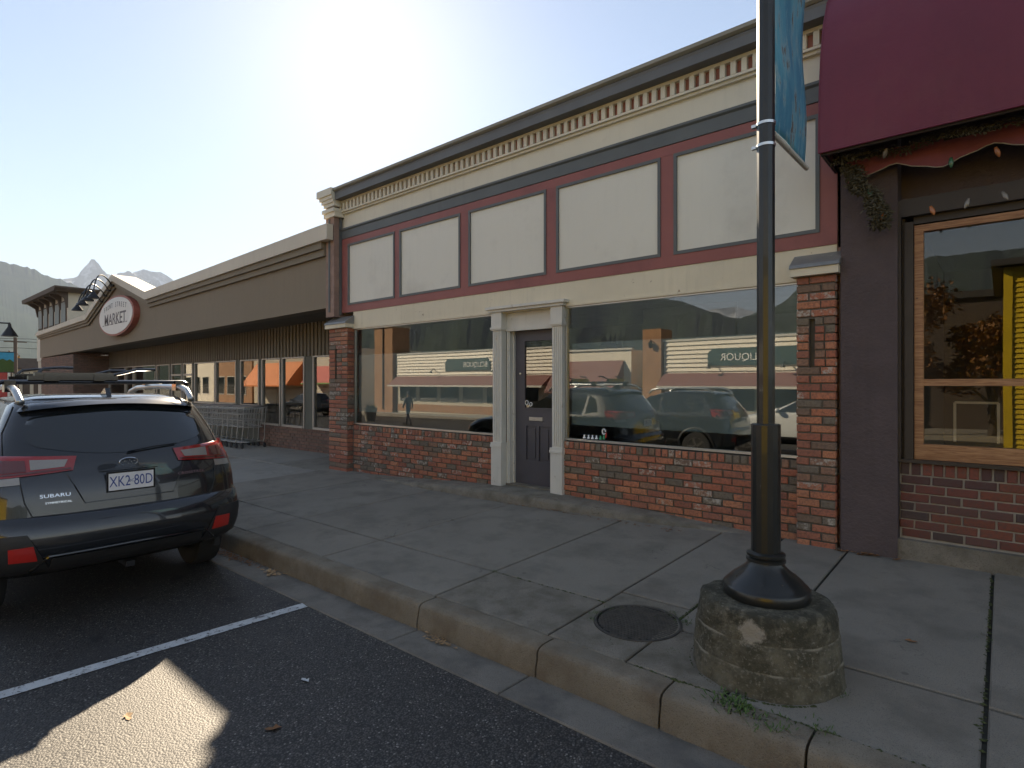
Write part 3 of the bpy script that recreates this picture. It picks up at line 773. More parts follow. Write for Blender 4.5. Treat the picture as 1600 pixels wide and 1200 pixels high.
mb.box(-5.035, -5.02, W + .005, W + .02, .12, 2.19)
mb.build('door_jamb', 'white_paint', sf)
dr = MB(); x0, x1 = -4.983, -4.20; gx0, gx1, gz0, gz1 = -4.825, -4.33, 1.17, 2.05
dr.box(x0, x1, DY, DY + .045, .16, .48); dr.box(x0, x1, DY, DY + .045, .93, gz0); dr.box(x0, gx0, DY, DY + .045, gz0, gz1); dr.box(gx1, x1, DY, DY + .045, gz0, gz1); dr.box(x0, x1, DY, DY + .045, gz1, 2.19)
dr.box(x0, -4.80, DY, DY + .045, .48, .93); dr.box(-4.625, -4.585, DY, DY + .045, .48, .93); dr.box(-4.41, x1, DY, DY + .045, .48, .93)
for a, b in ((-4.80, -4.625), (-4.585, -4.41)):
    dr.box(a, b, DY + .018, DY + .03, .48, .93); dr.box(a + .03, b - .03, DY + .008, DY + .02, .51, .90)
dr.box(gx0 - .012, gx1 + .012, DY - .008, DY, gz0 - .02, gz0); dr.box(gx0 - .012, gx1 + .012, DY - .008, DY, gz1, gz1 + .015)
door = dr.build('door', 'door_paint', sf)
MB().box(gx0, gx1, DY + .015, DY + .021, gz0, gz1).build('pane', 'door_glass', door)
MB().cbox(-4.745, -4.52, DY - .012, DY, 1.0, 1.05).build('mail_slot', 'alu', door)
mb = MB(); mb.lathe([(.016, 0), (.016, .01), (.008, .014)], n=14); M = Matrix.Translation((-4.90, DY, 1.62)) @ Matrix.Rotation(R(90), 4, 'X'); mb.v = [tuple(M @ Vector(v)) for v in mb.v]; mb.build('lock', 'brass', door)
for (x, z, r_) in ((-4.80, 1.235, .026), (-4.73, 1.215, .022)):
    mb = MB(); mb.tube([(x + r_ * math.cos(a), DY + .010, z + r_ * 1.1 * math.sin(a)) for a in [i * math.pi / 6 for i in range(13)]], .006, 5); mb.build('sticker', 'decal_white', door)
mb = MB(); mb.prism([(-5.06, DY - .12), (-4.24, DY - .12), (-4.24, DY + .06), (-5.06, DY + .06)], 'z', .10, .158); mb.build('threshold', 'concrete_worn', sf)
# little decals low in the right window
for i, x in enumerate((-3.80, -3.74, -3.685, -3.63, -3.575)):
    MB().lathe([(.014, 0), (.020, .004), (.012, .02), (.006, .03), (.012, .036), (.006, .045)], (x, W - .006, .835), 8).build('decal', ['decal_white', 'decal_white', 'decal_white', 'decal_white', 'decal_green'][i], sf)
mb = MB(); mb.m(0).tube([(-3.53 + .022 * math.cos(a), W - .006, .93 + .03 * math.sin(a)) for a in [i * math.pi / 5 for i in range(10)]], .008, 5); mb.m(1).tube([(-3.53, W - .006, .84), (-3.525, W - .006, .89)], .012, 6); mb.m(2).tube([(-3.505, W - .006, .86), (-3.495, W - .006, .92)], .007, 6)
mb.build('decal', ['decal_white', 'decal_green', 'decal_red'], sf)
# raised concrete step along the front
st = MB(); P = [(-8.56, -.05, 5.50), (-7.5, -.01, 5.42), (-6.3, .06, 5.36), (-5.2, .12, 5.31), (-4.3, .135, 5.33), (-3.6, .12, 5.38), (-2.9, .10, 5.45), (-2.2, .065, 5.54), (-1.75, .046, 5.62)]
PP = []
for a, b in zip(P, P[1:]):
    for i in range(6): PP.append(tuple(lerp(a[k], b[k], i / 6) for k in range(3)))
PP.append(P[-1])
for x, z, y in PP:
    q = noise.noise(Vector((x * 5, 0, 0))) * .012
    for (yy, zz) in ((W + .35, z + .012), (W - .02, z + .008), (y + .05, z), (y + .015 + q, z - .012), (y + q, z - .05), (y - .01 + q, -.2)): st.v.append((x, yy, zz))
for i in range(len(PP) - 1):
    for j in range(5):
        a = i * 6 + j; st.f.append([a, a + 1, a + 7, a + 6]); st.mi.append(0)
st.build('entrance_step', 'concrete_worn', sf, smooth=60)

# ================================================================== STUCCO BUILDING ON THE RIGHT
sb = thing('stucco_shop', (0, 6.5, 0), 'dark mauve stucco shop front with raw wood window and low dark brick wall', 'shop')
mb = MB(); mb.box(-1.072, -.66, W - .13, W + .3, -.1, 3.6); mb.build('stucco_pier', 'stucco', sb)
mb = MB(); mb.box(-1.072, 6, W + .25, W + .4, 2.9, 6.0); mb.box(-.66, 6, W + .1, W + .3, 2.86, 3.7); mb.box(-1.072, 6, W + .4, W + 9, 5.6, 5.9); mb.build('upper_wall', 'stucco', sb)
B2 = Bricks(); B2.wall(-.655, 3.2, .22, .845, W - .055, m_='dark_brick', course=.073, L=.205, soldier=.105, joint=.012); B2.emit(sb, 300)
MB().box(-.655, 3.2, W - .042, W + .2, .1, .84).build('mortar_backing', 'mortar_pale', sb)
mb = MB()
for i in range(4): mb.box(-.70 + i * 1.1, .38 + i * 1.1, W - .11, W + .2, -.05, .215 - .004 * i)
mb.build('concrete_footing', 'concrete_worn', sb)
mb = MB(); mb.box(-.66, -.64, W - .10, W + .1, .85, 2.86); mb.box(-.62, -.56, W - .06, W + .1, .87, 2.82); mb.box(-.64, -.62, W - .02, W + .1, .85, 2.86); mb.box(-.66, 3.2, W - .09, W + .15, .845, .872); mb.box(-.56, 3.2, W - .04, W + .1, 2.80, 2.86); mb.box(-.66, 3.2, W - .10, W + .1, 2.86, 3.0)
mb.build('window_casing', 'dark_wood', sb)
wf = MB(); wf.box(-.556, -.495, W - .03, W + .04, .874, 2.79); wf.box(-.495, 3.0, W - .03, W + .04, .874, 1.0); wf.box(-.495, 3.0, W - .028, W + .04, 2.735, 2.79); wf.box(-.495, 3.0, W - .024, W + .04, 1.475, 1.53)
wfo = wf.build('window_frame', 'raw_wood', sb)
MB().box(-.50, 3.0, W + .004, W + .010, .99, 2.74).build('pane', 'old_glass', wfo)
mb = MB(); mb.box(-.7, 6, W + 5, W + 5.1, 0, 3.2); mb.box(-.72, -.68, W + .15, W + 5, 0, 3.2); mb.box(-.7, 6, W + .2, W + 5, 3.15, 3.25); mb.box(-.7, 6, W + .2, W + 5, -.1, .1); mb.build('room_wall', 'far_dark', sb)
mb = MB(); 
for a, b in (((-.30, W + .12, 1.02), (-.30, W + .12, 1.34)), ((-.30, W + .12, 1.34), (-.03, W + .12, 1.34)), ((-.03, W + .12, 1.34), (-.03, W + .12, 1.02))): mb.bar(a, b, .018)
mb.build('board_reflection_bars', 'alu_dull', sb)  # bars added inside, drawing the outline of a sandwich board's reflection
# maroon awning
aw = thing('maroon_awning', (0, 5.4, 3.4), 'large maroon fabric awning over the stucco shop with dead garland beneath', 'awning')
prof = [(5.17, 3.375), (5.178, 3.62), (5.20, 3.90), (5.25, 4.20), (5.34, 4.50), (5.48, 4.76), (5.68, 4.95), (5.88, 5.04), (6.0, 5.05)]
mb = MB(); x0, x1 = -1.14, 3.4
AX = [lerp(x0, x1, i / 24) for i in range(25)]
for i, x in enumerate(AX):
    for (y, z) in prof:
        s_ = math.sin((x - x0) * math.pi / 1.5) * .006; mb.v.append((x, y + s_, z))
for i in range(24):
    for j in range(len(prof) - 1):
        a = i * len(prof) + j; mb.f.append([a, a + len(prof), a + len(prof) + 1, a + 1]); mb.mi.append(0)
mb.prism(prof + [(6.0, 3.375)], 'x', x0 - .004, x0)
mb.build('canopy', 'awning_maroon', aw, smooth=30)
mb = MB(); mb.tube([(x0 - .006, 5.166, 3.372)] + [(lerp(x0, x1, i / 6), 5.166, 3.372) for i in range(1, 7)], .006, 5)
mb.tube([(x0 - .005, y - .002, z) for y, z in prof], .006, 5); mb.build('seam_piping', 'awning_maroon', aw)
mb = MB(); mb.box(x0 + .01, x1, 5.19, 5.215, 3.355, 3.38); mb.box(x0 + .005, x0 + .03, 5.20, 6.0, 3.355, 3.38); mb.box(x0 + .01, x1, 5.50, 5.53, 3.36, 3.39); mb.build('awning_frame', 'dark_wood', aw)
VX = [lerp(-1.0, 3.2, i / 84) for i in range(85)]; mb = MB()
for x in VX:
    sc_ = .045 * math.cos((x + 1.0) * 2 * math.pi / .62) + .008 * math.sin(x * 31)
    for k in range(5):
        t = k / 4; mb.v.append((x, 5.50 - .012 * math.sin(x * 9) * t, lerp(3.39, 3.215 - sc_, t)))
for i in range(84):
    for k in range(4):
        a = i * 5 + k; mb.f.append([a, a + 5, a + 6, a + 1]); mb.mi.append(0)
mb.build('valance', 'valance_red', aw, smooth='all')
mb = MB(); mb.tube([(x, 5.497 - .012 * math.sin(x * 9), 3.213 - (.045 * math.cos((x + 1.0) * 2 * math.pi / .62) + .008 * math.sin(x * 31))) for x in VX], .005, 4); mb.build('valance_trim', 'piping', aw)
gl = thing('garland', (-.9, 5.5, 3.2), 'withered leafy garland hanging from the corner of the maroon awning', 'garland')
mb = MB(); rg = random.Random(4)
def sprig(mb, p, n, r_, L, rg):
    for _ in range(n):
        a = rg.uniform(0, 6.283); el = rg.uniform(-1.4, .5); d = Vector((math.cos(a) * math.cos(el), math.sin(a) * math.cos(el), math.sin(el)))
        q = Vector(p) + Vector((rg.uniform(-r_, r_), rg.uniform(-r_, r_), rg.uniform(-r_, r_))); l_ = L * rg.uniform(.5, 1); s_ = d.orthogonal().normalized() * l_ * .22
        mb.add([q, q + d * l_ * .5 + s_, q + d * l_, q + d * l_ * .5 - s_], [(0, 1, 2, 3)])
for i in range(150):
    x = -1.05 + 4.0 * i / 150; sprig(mb, (x, 5.36 + .05 * math.sin(x * 7), 3.345 + .012 * math.sin(x * 13)), 20, .03, .038, rg)
for i in range(90):
    t = i / 90; p = (-1.0 + .26 * math.sin(t * 1.9) + .02 * math.sin(t * 20), 5.44, 3.30 - .50 * math.sin(t * 1.45)); sprig(mb, p, 34, .034 * (1 + math.sin(t * 9) ** 2 * .9), .05, rg)
mb.build('leaves', 'garland_dead', gl, kind='stuff')
mb = MB(); mb.tube([(-1.05 + 4.0 * i / 60, 5.34 + .01 * math.sin(i), 3.335 + .02 * math.sin(i * 1.7)) for i in range(61)], .004, 5); mb.build('cable', 'black_metal', gl)
bul = MB().lathe([(.009, .012), (.010, 0), (.014, -.012), (.013, -.028), (.006, -.045), (.001, -.052)], n=10).mesh('bulb', 'bulb_orange', 'all')
for (x, z, c) in ((-.93, 3.12, 'clear'), (-.80, 2.98, 'clear'), (-.83, 3.06, 'green'), (-.72, 2.86, 'orange'), (-.70, 3.33, 'clear'), (-.30, 3.18, 'green'), (-.04, 3.19, 'orange'), (-.42, 2.84, 'orange'), (-.2, 2.85, 'clear'), (-.0, 2.86, 'clear'), (.2, 3.2, 'green')):
    me = bul
    if c != 'orange':
        me = bpy.data.meshes.get('bulb_' + c) or bul.copy(); me.name = 'bulb_' + c; me.materials[0] = MATS['bulb_' + c]
    inst('bulb', me, gl, (x, 5.42 if z < 3.3 else 5.33, z), (R(rg.uniform(-25, 25)), R(rg.uniform(-25, 25)), 0), (1.25, 1.25, 1.25))
# ================================================================== MARKET BUILDING
mk = thing('market_building', (-20, 7, 0), 'low tan market with little gable, oval sign and recessed shop windows', 'market')
YF = 5.60
XR, XL = -9.195, -32.6
def mtop(x): return lerp(4.28, 3.71, (x - XR) / (XL - XR))
def mbot(x): return lerp(2.84, 2.61, (x - XR) / (XL - XR))
def mth(x): return lerp(.27, .15, (x - XR) / (XL - XR))
GXs = [(XR, mtop(XR)), (-18.3, mtop(-18.3)), (-21.4, 4.93), (-24.5, mtop(-24.5)), (XL, mtop(XL))]
def gtop(x):
    for (a, za), (b, zb) in zip(GXs, GXs[1:]):
        if b <= x <= a: return lerp(za, zb, (x - a) / (b - a))
    return GXs[-1][1]
def strip(mb, yf, yb, d0, d1):
    """band following the roof line, d0/d1 = factors of the coping height below it"""
    pts = [p[0] for p in GXs]
    top = [(x, gtop(x) - d0 * mth(x)) for x in pts]; bot = [(x, gtop(x) - d1 * mth(x)) for x in pts]
    for (a, b, c, d) in zip(top, top[1:], bot, bot[1:]):
        mb.add([(a[0], yf, a[1]), (b[0], yf, b[1]), (d[0], yf, d[1]), (c[0], yf, c[1]), (a[0], yb, a[1]), (b[0], yb, b[1]), (d[0], yb, d[1]), (c[0], yb, c[1])],
               [(0, 1, 2, 3), (7, 6, 5, 4), (0, 4, 5, 1), (3, 2, 6, 7), (0, 3, 7, 4), (1, 5, 6, 2)])
mb = MB(); strip(mb, YF - .16, YF + .5, 0, 1); mb.box(XR + .001, -8.94, YF - .159, YF - .035, mtop(XR) - mth(XR), mtop(XR)); mb.build('coping', 'coping_cream', mk)  # end block added before the column to carry on the coping's shadow
mb = MB(); strip(mb, YF - .11, YF - .01, 1.001, 1.45); strip(mb, YF - .06, YF - .01, 1.451, 1.9); mb.build('moulding', 'moulding_tan', mk)
mb = MB()
for (a, za), (b, zb) in zip(GXs, GXs[1:]):
    mb.add([(a, YF, za - .1), (b, YF, zb - .1), (b, YF, mbot(b)), (a, YF, mbot(a)), (a, YF + .25, za - .1), (b, YF + .25, zb - .1), (b, YF + .25, mbot(b)), (a, YF + .25, mbot(a))],
           [(0, 1, 2, 3), (7, 6, 5, 4), (3, 2, 6, 7), (0, 3, 7, 4), (1, 5, 6, 2)])
mb.build('fascia', 'fascia_tan', mk)
YM = 6.8
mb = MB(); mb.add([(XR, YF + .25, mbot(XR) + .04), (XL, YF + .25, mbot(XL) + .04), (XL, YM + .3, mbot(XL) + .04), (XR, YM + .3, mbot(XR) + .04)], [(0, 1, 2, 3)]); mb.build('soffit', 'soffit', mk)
mb = MB(); mb.add([(XR, YF + .3, mtop(XR) - .5), (XL, YF + .3, mtop(XL) - .5), (XL, 20, mtop(XL) - .5), (XR, 20, mtop(XR) - .5)], [(0, 1, 2, 3)]); mb.build('roof', 'roof_dark', mk)
mb = MB(); mb.box(-27.2, XR, YM + .03, YM + .1, 2.11, 2.95); mb.build('upper_wall', 'slat_paint', mk)
mb = MB(); x = XR - .05
while x > -27.1:
    mb.box(x - .09, x, YM, YM + .03, 2.10, 2.92); x -= .155
mb.build('wall_ribs', 'slat_paint', mk, kind='stuff')
WN = [(-11.70, -9.25, .46), (-13.10, -12.06, .46), (-14.12, -13.17, .46), (-15.32, -14.27, .90), (-16.88, -15.57, .90), (-18.38, -16.92, .90), (-19.28, -18.53, -.05), (-20.25, -19.39, -.05), (-21.58, -20.42, .5), (-23.95, -21.71, .5), (-24.9, -24.03, .5), (-27.0, -24.98, .5)]
for i, (a, b, z0) in enumerate(WN):
    zt = 2.10; t = .045; fr = MB(); y0 = YM - .03
    fr.box(a, a + t, y0, YM + .05, z0, zt); fr.box(b - t, b, y0, YM + .05, z0, zt); fr.box(a + t, b - t, y0, YM + .05, zt - t * .7, zt); fr.box(a + t, b - t, y0 - .02, YM + .05, z0, z0 + t)
    if z0 < 0: fr.box(a + t, b - t, y0 - .005, YM + .05, 1.72, 1.77); fr.box(a + t, b - t, y0, YM + .05, .85, .89); fr.box(a + t, b - t, y0, YM + .05, z0 + t, z0 + .2)
    f = fr.build('shop_door' if z0 < 0 else 'window', 'alu_dull', mk)
    MB().box(a + t * .8, b - t * .8, YM + .01, YM + .016, z0 + t * .8, zt - t * .6).build('pane', 'market_glass', f)
ex = sorted([(-9.2, -9.2)] + [(w_[0], w_[1]) for w_ in WN])
mb = MB()
for (a0, a1), (b0, b1) in zip(ex, ex[1:]):
    if b0 - a1 > .02: MB().box(a1, b0, YM - .012, YM + .06, -.2, 2.10).build('mullion', 'bulkhead_green', mk)
mb = MB(); mb.box(-18.45, -14.25, YM - .02, YM + .1, -.25, .90); mb.box(-27.2, -20.4, YM - .02, YM + .1, -.4, .5); mb.build('bulkhead', 'bulkhead_green', mk)
B3 = Bricks(); B3.wall(-14.2, -9.16, -.12, .46, YM - .04, m_='market_brick', soldier=.07); B3.wall(-32.55, -27.0, -.4, 2.60, YF + .03, m_='market_brick', soldier=0)
B3.wall(YF + .06, YM + .1, -.4, 2.66, -27.0, m_='market_brick', soldier=0, rot=R(90)); B3.emit(mk, 0)
MB().box(-14.2, -9.16, YM - .028, YM + .1, -.2, .45).build('mortar_backing', 'mortar', mk); MB().box(-32.55, -27.015, YF + .045, 14, -.5, 2.58).build('pier_wall', 'mortar', mk)
mb = MB(); mb.box(-27, XR, YM + 7, YM + 7.1, -.3, 2.9); mb.box(-27, XR, YM + .1, YM + 7, 2.6, 2.7); mb.box(-27, XR, YM + .1, YM + 7, -.4, -.1)
for k in range(7): mb.box(-26 + k * 2.4, -25.4 + k * 2.4, YM + 1.2, YM + 5, -.1, 1.3)
mb.build('room_wall', 'interior_wall', mk)
# oval sign
sg = thing('oval_sign', (-21.4, YF, 3.6), 'white oval market sign with a dark red rim on the gable', 'sign')
def oval(y0, y1, rx, rz, m_, nm, par):
    mb = MB(); N = 48; mb.prism([(-20.98 + rx * math.cos(2 * math.pi * i / N), 3.585 + rz * math.sin(2 * math.pi * i / N)) for i in range(N)][::1], 'y', y0, y1)
    # prism on 'y' uses (x, z)
    return mb.build(nm, m_, par)
oval(YF - .16, YF - .001, 1.78, .62, 'sign_rim', 'sign_rim', sg); oval(YF - .175, YF - .161, 1.68, .565, 'sign_white', 'sign_face', sg)
text('MARKET', .50, 'sign_ink', 'lettering', sg, (-20.98, YF - .176, 3.33), (1, 0, 0), (0, 0, 1), sx=1.15, offset=.006)
for i, ch in enumerate('FRONT STREET'):
    a = (i - 5.5) / 5.5; text(ch, .215, 'sign_ink', 'lettering', sg, (-20.98 + a * 1.05, YF - .176, 3.86 - a * a * .10), (1, 0, -a * .2), (a * .2, 0, 1))
# serifs on the big word
mb = MB()
for dx in (-1.22, -.92, -.78, -.45, -.30, .06, .22, .48, .60, .86, 1.12): mb.box(-20.98 + dx - .075, -20.98 + dx + .075, YF - .178, YF - .176, 3.325, 3.345)
mb.build('lettering', 'sign_ink', sg)
# gooseneck lights
for i, (xh, xr, zh) in enumerate(((-22.3, -22.7, 3.98), (-21.7, -22.25, 4.10), (-21.1, -21.85, 4.18), (-20.5, -21.5, 4.20))):
    zr = gtop(xr) - .32
    gn = thing('gooseneck_light', (xr, YF - .1, zr), ['gooseneck light over the oval sign, farthest from the brick storefront', 'gooseneck light over the oval sign, second from the far end', 'gooseneck light over the oval sign, third from the far end', 'gooseneck light over the oval sign, nearest the brick storefront'][i], 'sign light', 'gooseneck lights over the market sign')
    pts = [(lerp(xr, xh, k / 14), YF - .12 - .72 * k / 14 - .10 * math.sin(math.pi * k / 14) , lerp(zr, zh, k / 14) + .40 * math.sin(math.pi * (k / 14) ** .85)) for k in range(15)]
    hx, hy, hz_ = pts[-1]
    MB().tube(pts, .02, 6).build('arm', 'black_metal', gn, smooth=True)
    MB().lathe([(.03, .05), (.045, 0), (.06, -.04), (.15, -.16), (.16, -.19)], (hx, hy, hz_), 14).build('shade', 'black_metal', gn, smooth=True)
    MB().lathe([(.07, 0), (.07, .03)], (xr, YF - .12, zr - .015), 8).build('bracket', 'black_metal', gn)

# ================================================================== NESTED TROLLEYS
def trolley():
    r = thing('shopping_cart', (0, 0, 0), '', 'shopping cart', 'shopping carts nested against the market windows')
    mb = MB()   # pointing +x; handle at x=0
    W_ = .27
    top = [(-.02, -W_, .98), (.80, -W_ * .8, .90), (.80, W_ * .8, .90), (-.02, W_, .98), (-.02, -W_, .98)]
    bot = [(.08, -W_ * .8, .50), (.74, -W_ * .65, .56), (.74, W_ * .65, .56), (.08, W_ * .8, .50), (.08, -W_ * .8, .50)]
    mb.tube(top, .008, 5); mb.tube(bot, .006, 4)
    for t in (.33, .66): mb.tube([tuple(lerp(a[k], b[k], t) for k in range(3)) for a, b in zip(top, bot)], .004, 4)
    for i in range(4):
        for j in range(1, 6):
            a = tuple(lerp(top[i][k], top[i + 1][k], j / 6) for k in range(3)); b = tuple(lerp(bot[i][k], bot[i + 1][k], j / 6) for k in range(3)); mb.tube([a, b], .0035, 3, cap=False)
    inst_('basket', mb.mesh('basket', 'chrome_wire', 'all'), r)
    mb = MB()
    for s_ in (-1, 1):
        mb.tube([(-.04, s_ * W_, 1.0), (.02, s_ * W_, .95), (.06, s_ * W_ * .95, .50), (.10, s_ * W_, .22), (.16, s_ * W_, .14), (.82, s_ * W_ * .8, .14)], .011, 5)
    mb.tube([(.75, -W_ * .8, .14), (.75, W_ * .8, .14)], .009, 5); mb.tube([(.14, -W_, .15), (.14, W_, .15)], .009, 5)
    inst_('frame', mb.mesh('frame', 'chrome_wire', 'all'), r)
    inst_('handle', MB().tube([(-.045, -W_ - .01, 1.005), (-.045, W_ + .01, 1.005)], .016, 7).mesh('handle', 'cart_red', 'all'), r)
    wm = MB().lathe([(.02, -.014), (.06, -.012), (.06, .012), (.02, .014)], n=10)
    M = Matrix.Rotation(R(90), 4, 'X'); wm.v = [tuple(M @ Vector(v)) for v in wm.v]; wme = wm.mesh('wheel', 'tyre')
    for x in (.10, .80):
        for s_ in (-1, 1):
            o = inst_('wheel', wme, r); o.location = (x, s_ * W_ * (.8 if x > .5 else 1), .062)
    return r
def inst_(name, me, parent):
    o = bpy.data.objects.new(name, me); COL.objects.link(o); o.parent = parent; return o
t0 = trolley(); tk = list(kids(t0)); NT = 12
for i in range(NT):
    if i == 0: o = t0
    else:
        o = t0.copy(); COL.objects.link(o)
        for k in tk:
            c = k.copy(); c.parent = o; COL.objects.link(c)
    x = -13.55 - .29 * i; o.location = (x, 6.35 + .008 * math.sin(i * 5), side_z(x, 6.3) + .004); o.rotation_euler = (0, 0, R(180 + math.sin(i * 2.3) * 1.0))
    o['label'] = 'one of the middle carts in the nested row of wire shopping carts'
    if i == 0: o['label'] = 'shopping cart at the end of the nested row nearest the brick storefront'
    if i == 1: o['label'] = 'second shopping cart of the nested row from its brick storefront end'
    if i == NT - 1: o['label'] = 'shopping cart at the market door end of the nested row'

# ================================================================== LAMP POST, PLINTH, BANNER, MANHOLE
LX, LY = -.957, 3.18; LZ = side_z(LX, LY)
pr_ = [(.372, -.08), (.370, .0), (.364, .06), (.360, .10), (.357, .108), (.355, .115), (.350, .17), (.346, .225), (.341, .233), (.340, .24), (.335, .30), (.328, .34), (.318, .362), (.300, .372), (.26, .374), (.20, .374), (.1, .374), (.02, .374)]
def rough(r, z, a):
    p = Vector((math.cos(a) * r, math.sin(a) * r, z)); q = noise.fractal(p * 9, 1, 2, 4) * .010 + noise.noise(p * 3) * .008
    seam = -.004 if abs(z - .108) < .004 or abs(z - .233) < .005 else 0
    top = min(1, max(0, (z - .22) * 5)); q *= 1 + top * .6
    return (r + q + seam) if z < .373 else r, z + (q * .4 if z > .3 else 0)
mb = MB(); pp = []
for (a, b) in zip(pr_, pr_[1:]):
    k_ = max(1, int(math.dist(a, b) / .012)) if b[0] > .2 else 1
    for i in range(k_): pp.append((lerp(a[0], b[0], i / k_), lerp(a[1], b[1], i / k_)))
pp.append(pr_[-1])
mb.lathe(pp, (LX, LY, LZ), 110, rough)
plinth = mb.build('concrete_plinth', 'plinth_concrete', smooth='all', label='weathered mossy round concrete plinth under the black lamp post', cat='plinth', loc=(LX, LY, LZ))
lp = thing('lamp_post', (LX, LY, LZ + .374), 'tall black street lamp post standing on the round concrete plinth', 'lamp post')
zb = LZ + .374
mb = MB(); mb.lathe([(.212, 0), (.214, .004), (.214, .05), (.208, .058), (.200, .062), (.190, .075), (.165, .10), (.130, .125), (.100, .152), (.090, .172), (.088, .178)], (LX, LY, zb), 56)
mb.lathe([(.088, .178), (.098, .182), (.098, .194), (.088, .199), (.084, .204), (.096, .210), (.096, .222), (.084, .228), (.078, .232)], (LX, LY, zb), 48)
mb.build('base_flange', 'pole_paint', lp, smooth=40)
mb = MB(); mb.lathe([(.073, .232), (.073, .90), (.070, .905), (.048, .907)], (LX, LY, zb), 16); mb.build('sleeve', 'pole_paint', lp, smooth=20)
mb = MB(); mb.lathe([(.0455, .90), (.0455, 3.9), (.042, 4.2)], (LX, LY, zb), 12); mb.build('shaft', 'pole_paint', lp, smooth=20)
mb = MB()
for k in range(4):
    a = R(45 + 90 * k); mb.lathe([(.014, 0), (.014, .014), (.006, .016), (.006, .03)], (LX + .16 * math.cos(a), LY + .16 * math.sin(a), zb + .075), 6)
mb.build('bolt', 'iron', lp)
for z in (2.87, 2.755):
    mb = MB(); mb.lathe([(.047, z - .006), (.0485, z - .006), (.0485, z + .008), (.047, z + .008)], (LX, LY, 0), 24); mb.box(LX - .068, LX - .045, LY - .022, LY - .002, z - .007, z + .008); mb.build('strap', 'strap', lp, smooth=30)
mb = MB(); mb.tube([(LX, LY, zb + 4.15), (LX, LY - .1, zb + 4.35), (LX, LY - .35, zb + 4.5), (LX, LY - .6, zb + 4.42), (LX, LY - .7, zb + 4.25)], .02, 8); mb.build('arm', 'pole_paint', lp, smooth=True)
MB().lathe([(.03, .06), (.05, 0), (.22, -.2), (.24, -.24)], (LX, LY - .7, zb + 4.22), 24).build('lamp_shade', 'pole_paint', lp, smooth=True)
bn = thing('banner', (LX, LY + .4, 2.8), 'weathered blue street banner hanging from the black lamp post', 'banner')
mb = MB(); mb.grid(lambda u, v: (LX + .012 * math.sin(v * 9) + .01 * math.sin(u * 5), LY + .14 + .68 * u, lerp(2.89, 4.35, v) - .0 + .03 * (1 - v) * 0), 10, 30)
o = mb.build('cloth', 'banner_cloth', bn, smooth='all')
sm = o.modifiers.new('thickness', 'SOLIDIFY'); sm.thickness = .004
mb = MB(); mb.tube([(LX, LY + .13, 2.865), (LX, LY + .83, 2.875)], .016, 10); mb.build('bottom_rod', 'white_paint', bn, smooth=True)
mb = MB(); mb.tube([(LX, LY + .04, 2.81), (LX, LY + .13, 2.865)], .012, 8); mb.tube([(LX, LY + .045, 2.755), (LX, LY + .09, 2.80), (LX, LY + .13, 2.855)], .008, 8); mb.build('bracket', 'alu_dull', bn, smooth=True)
mb = MB(); mb.tube([(LX, LY + .04, 4.37), (LX, LY + .84, 4.37)], .016, 10); mb.build('top_rod', 'white_paint', bn, smooth=True)
# manhole
hx, hy, hr = HOLE; hz0 = side_z(hx, hy)
mh = thing('manhole_cover', (hx, hy, hz0), 'round ribbed iron cover set in the sidewalk beside the plinth', 'manhole cover')
def tiltz(x, y): return side_z(x, y) + .004
mb = MB(); N = 56
for r_, dz in ((hr - .004, -.03), (hr - .004, -.001), (hr - .018, .001), (hr - .022, -.006)):
    for k in range(N): a = 2 * math.pi * k / N; x, y = hx + r_ * math.cos(a), hy + r_ * math.sin(a); mb.v.append((x, y, tiltz(x, y) + dz))
for j in range(3):
    for k in range(N): mb.f.append([j * N + k, j * N + (k + 1) % N, (j + 1) * N + (k + 1) % N, (j + 1) * N + k]); mb.mi.append(0)
mb.build('rim', 'iron', mh)
mb = MB(); b = 0
for k in range(N): a = 2 * math.pi * k / N; x, y = hx + (hr - .024) * math.cos(a), hy + (hr - .024) * math.sin(a); mb.v.append((x, y, tiltz(x, y) - .008))
mb.f.append(list(range(N))); mb.mi.append(0); mb.build('lid_base', 'black_void', mh); mb = MB()
k = -hr + .04
while k < hr - .03:
    h = math.sqrt(max(0, (hr - .032) ** 2 - k * k)); y0 = hy + k
    if h > .03:
        zt = lambda x, y: tiltz(x, y) - .001
        mb.add([(hx - h, y0 - .007, zt(hx - h, y0) - .008), (hx + h, y0 - .007, zt(hx + h, y0) - .008), (hx + h, y0 + .007, zt(hx + h, y0) - .008), (hx - h, y0 + .007, zt(hx - h, y0) - .008),
                (hx - h + .003, y0 - .005, zt(hx - h, y0)), (hx + h - .003, y0 - .005, zt(hx + h, y0)), (hx + h - .003, y0 + .005, zt(hx + h, y0)), (hx - h + .003, y0 + .005, zt(hx - h, y0))],
               [(0, 1, 5, 4), (1, 2, 6, 5), (2, 3, 7, 6), (3, 0, 4, 7), (4, 5, 6, 7)])
    k += .024
mb.build('ribbed_lid', 'iron', mh)

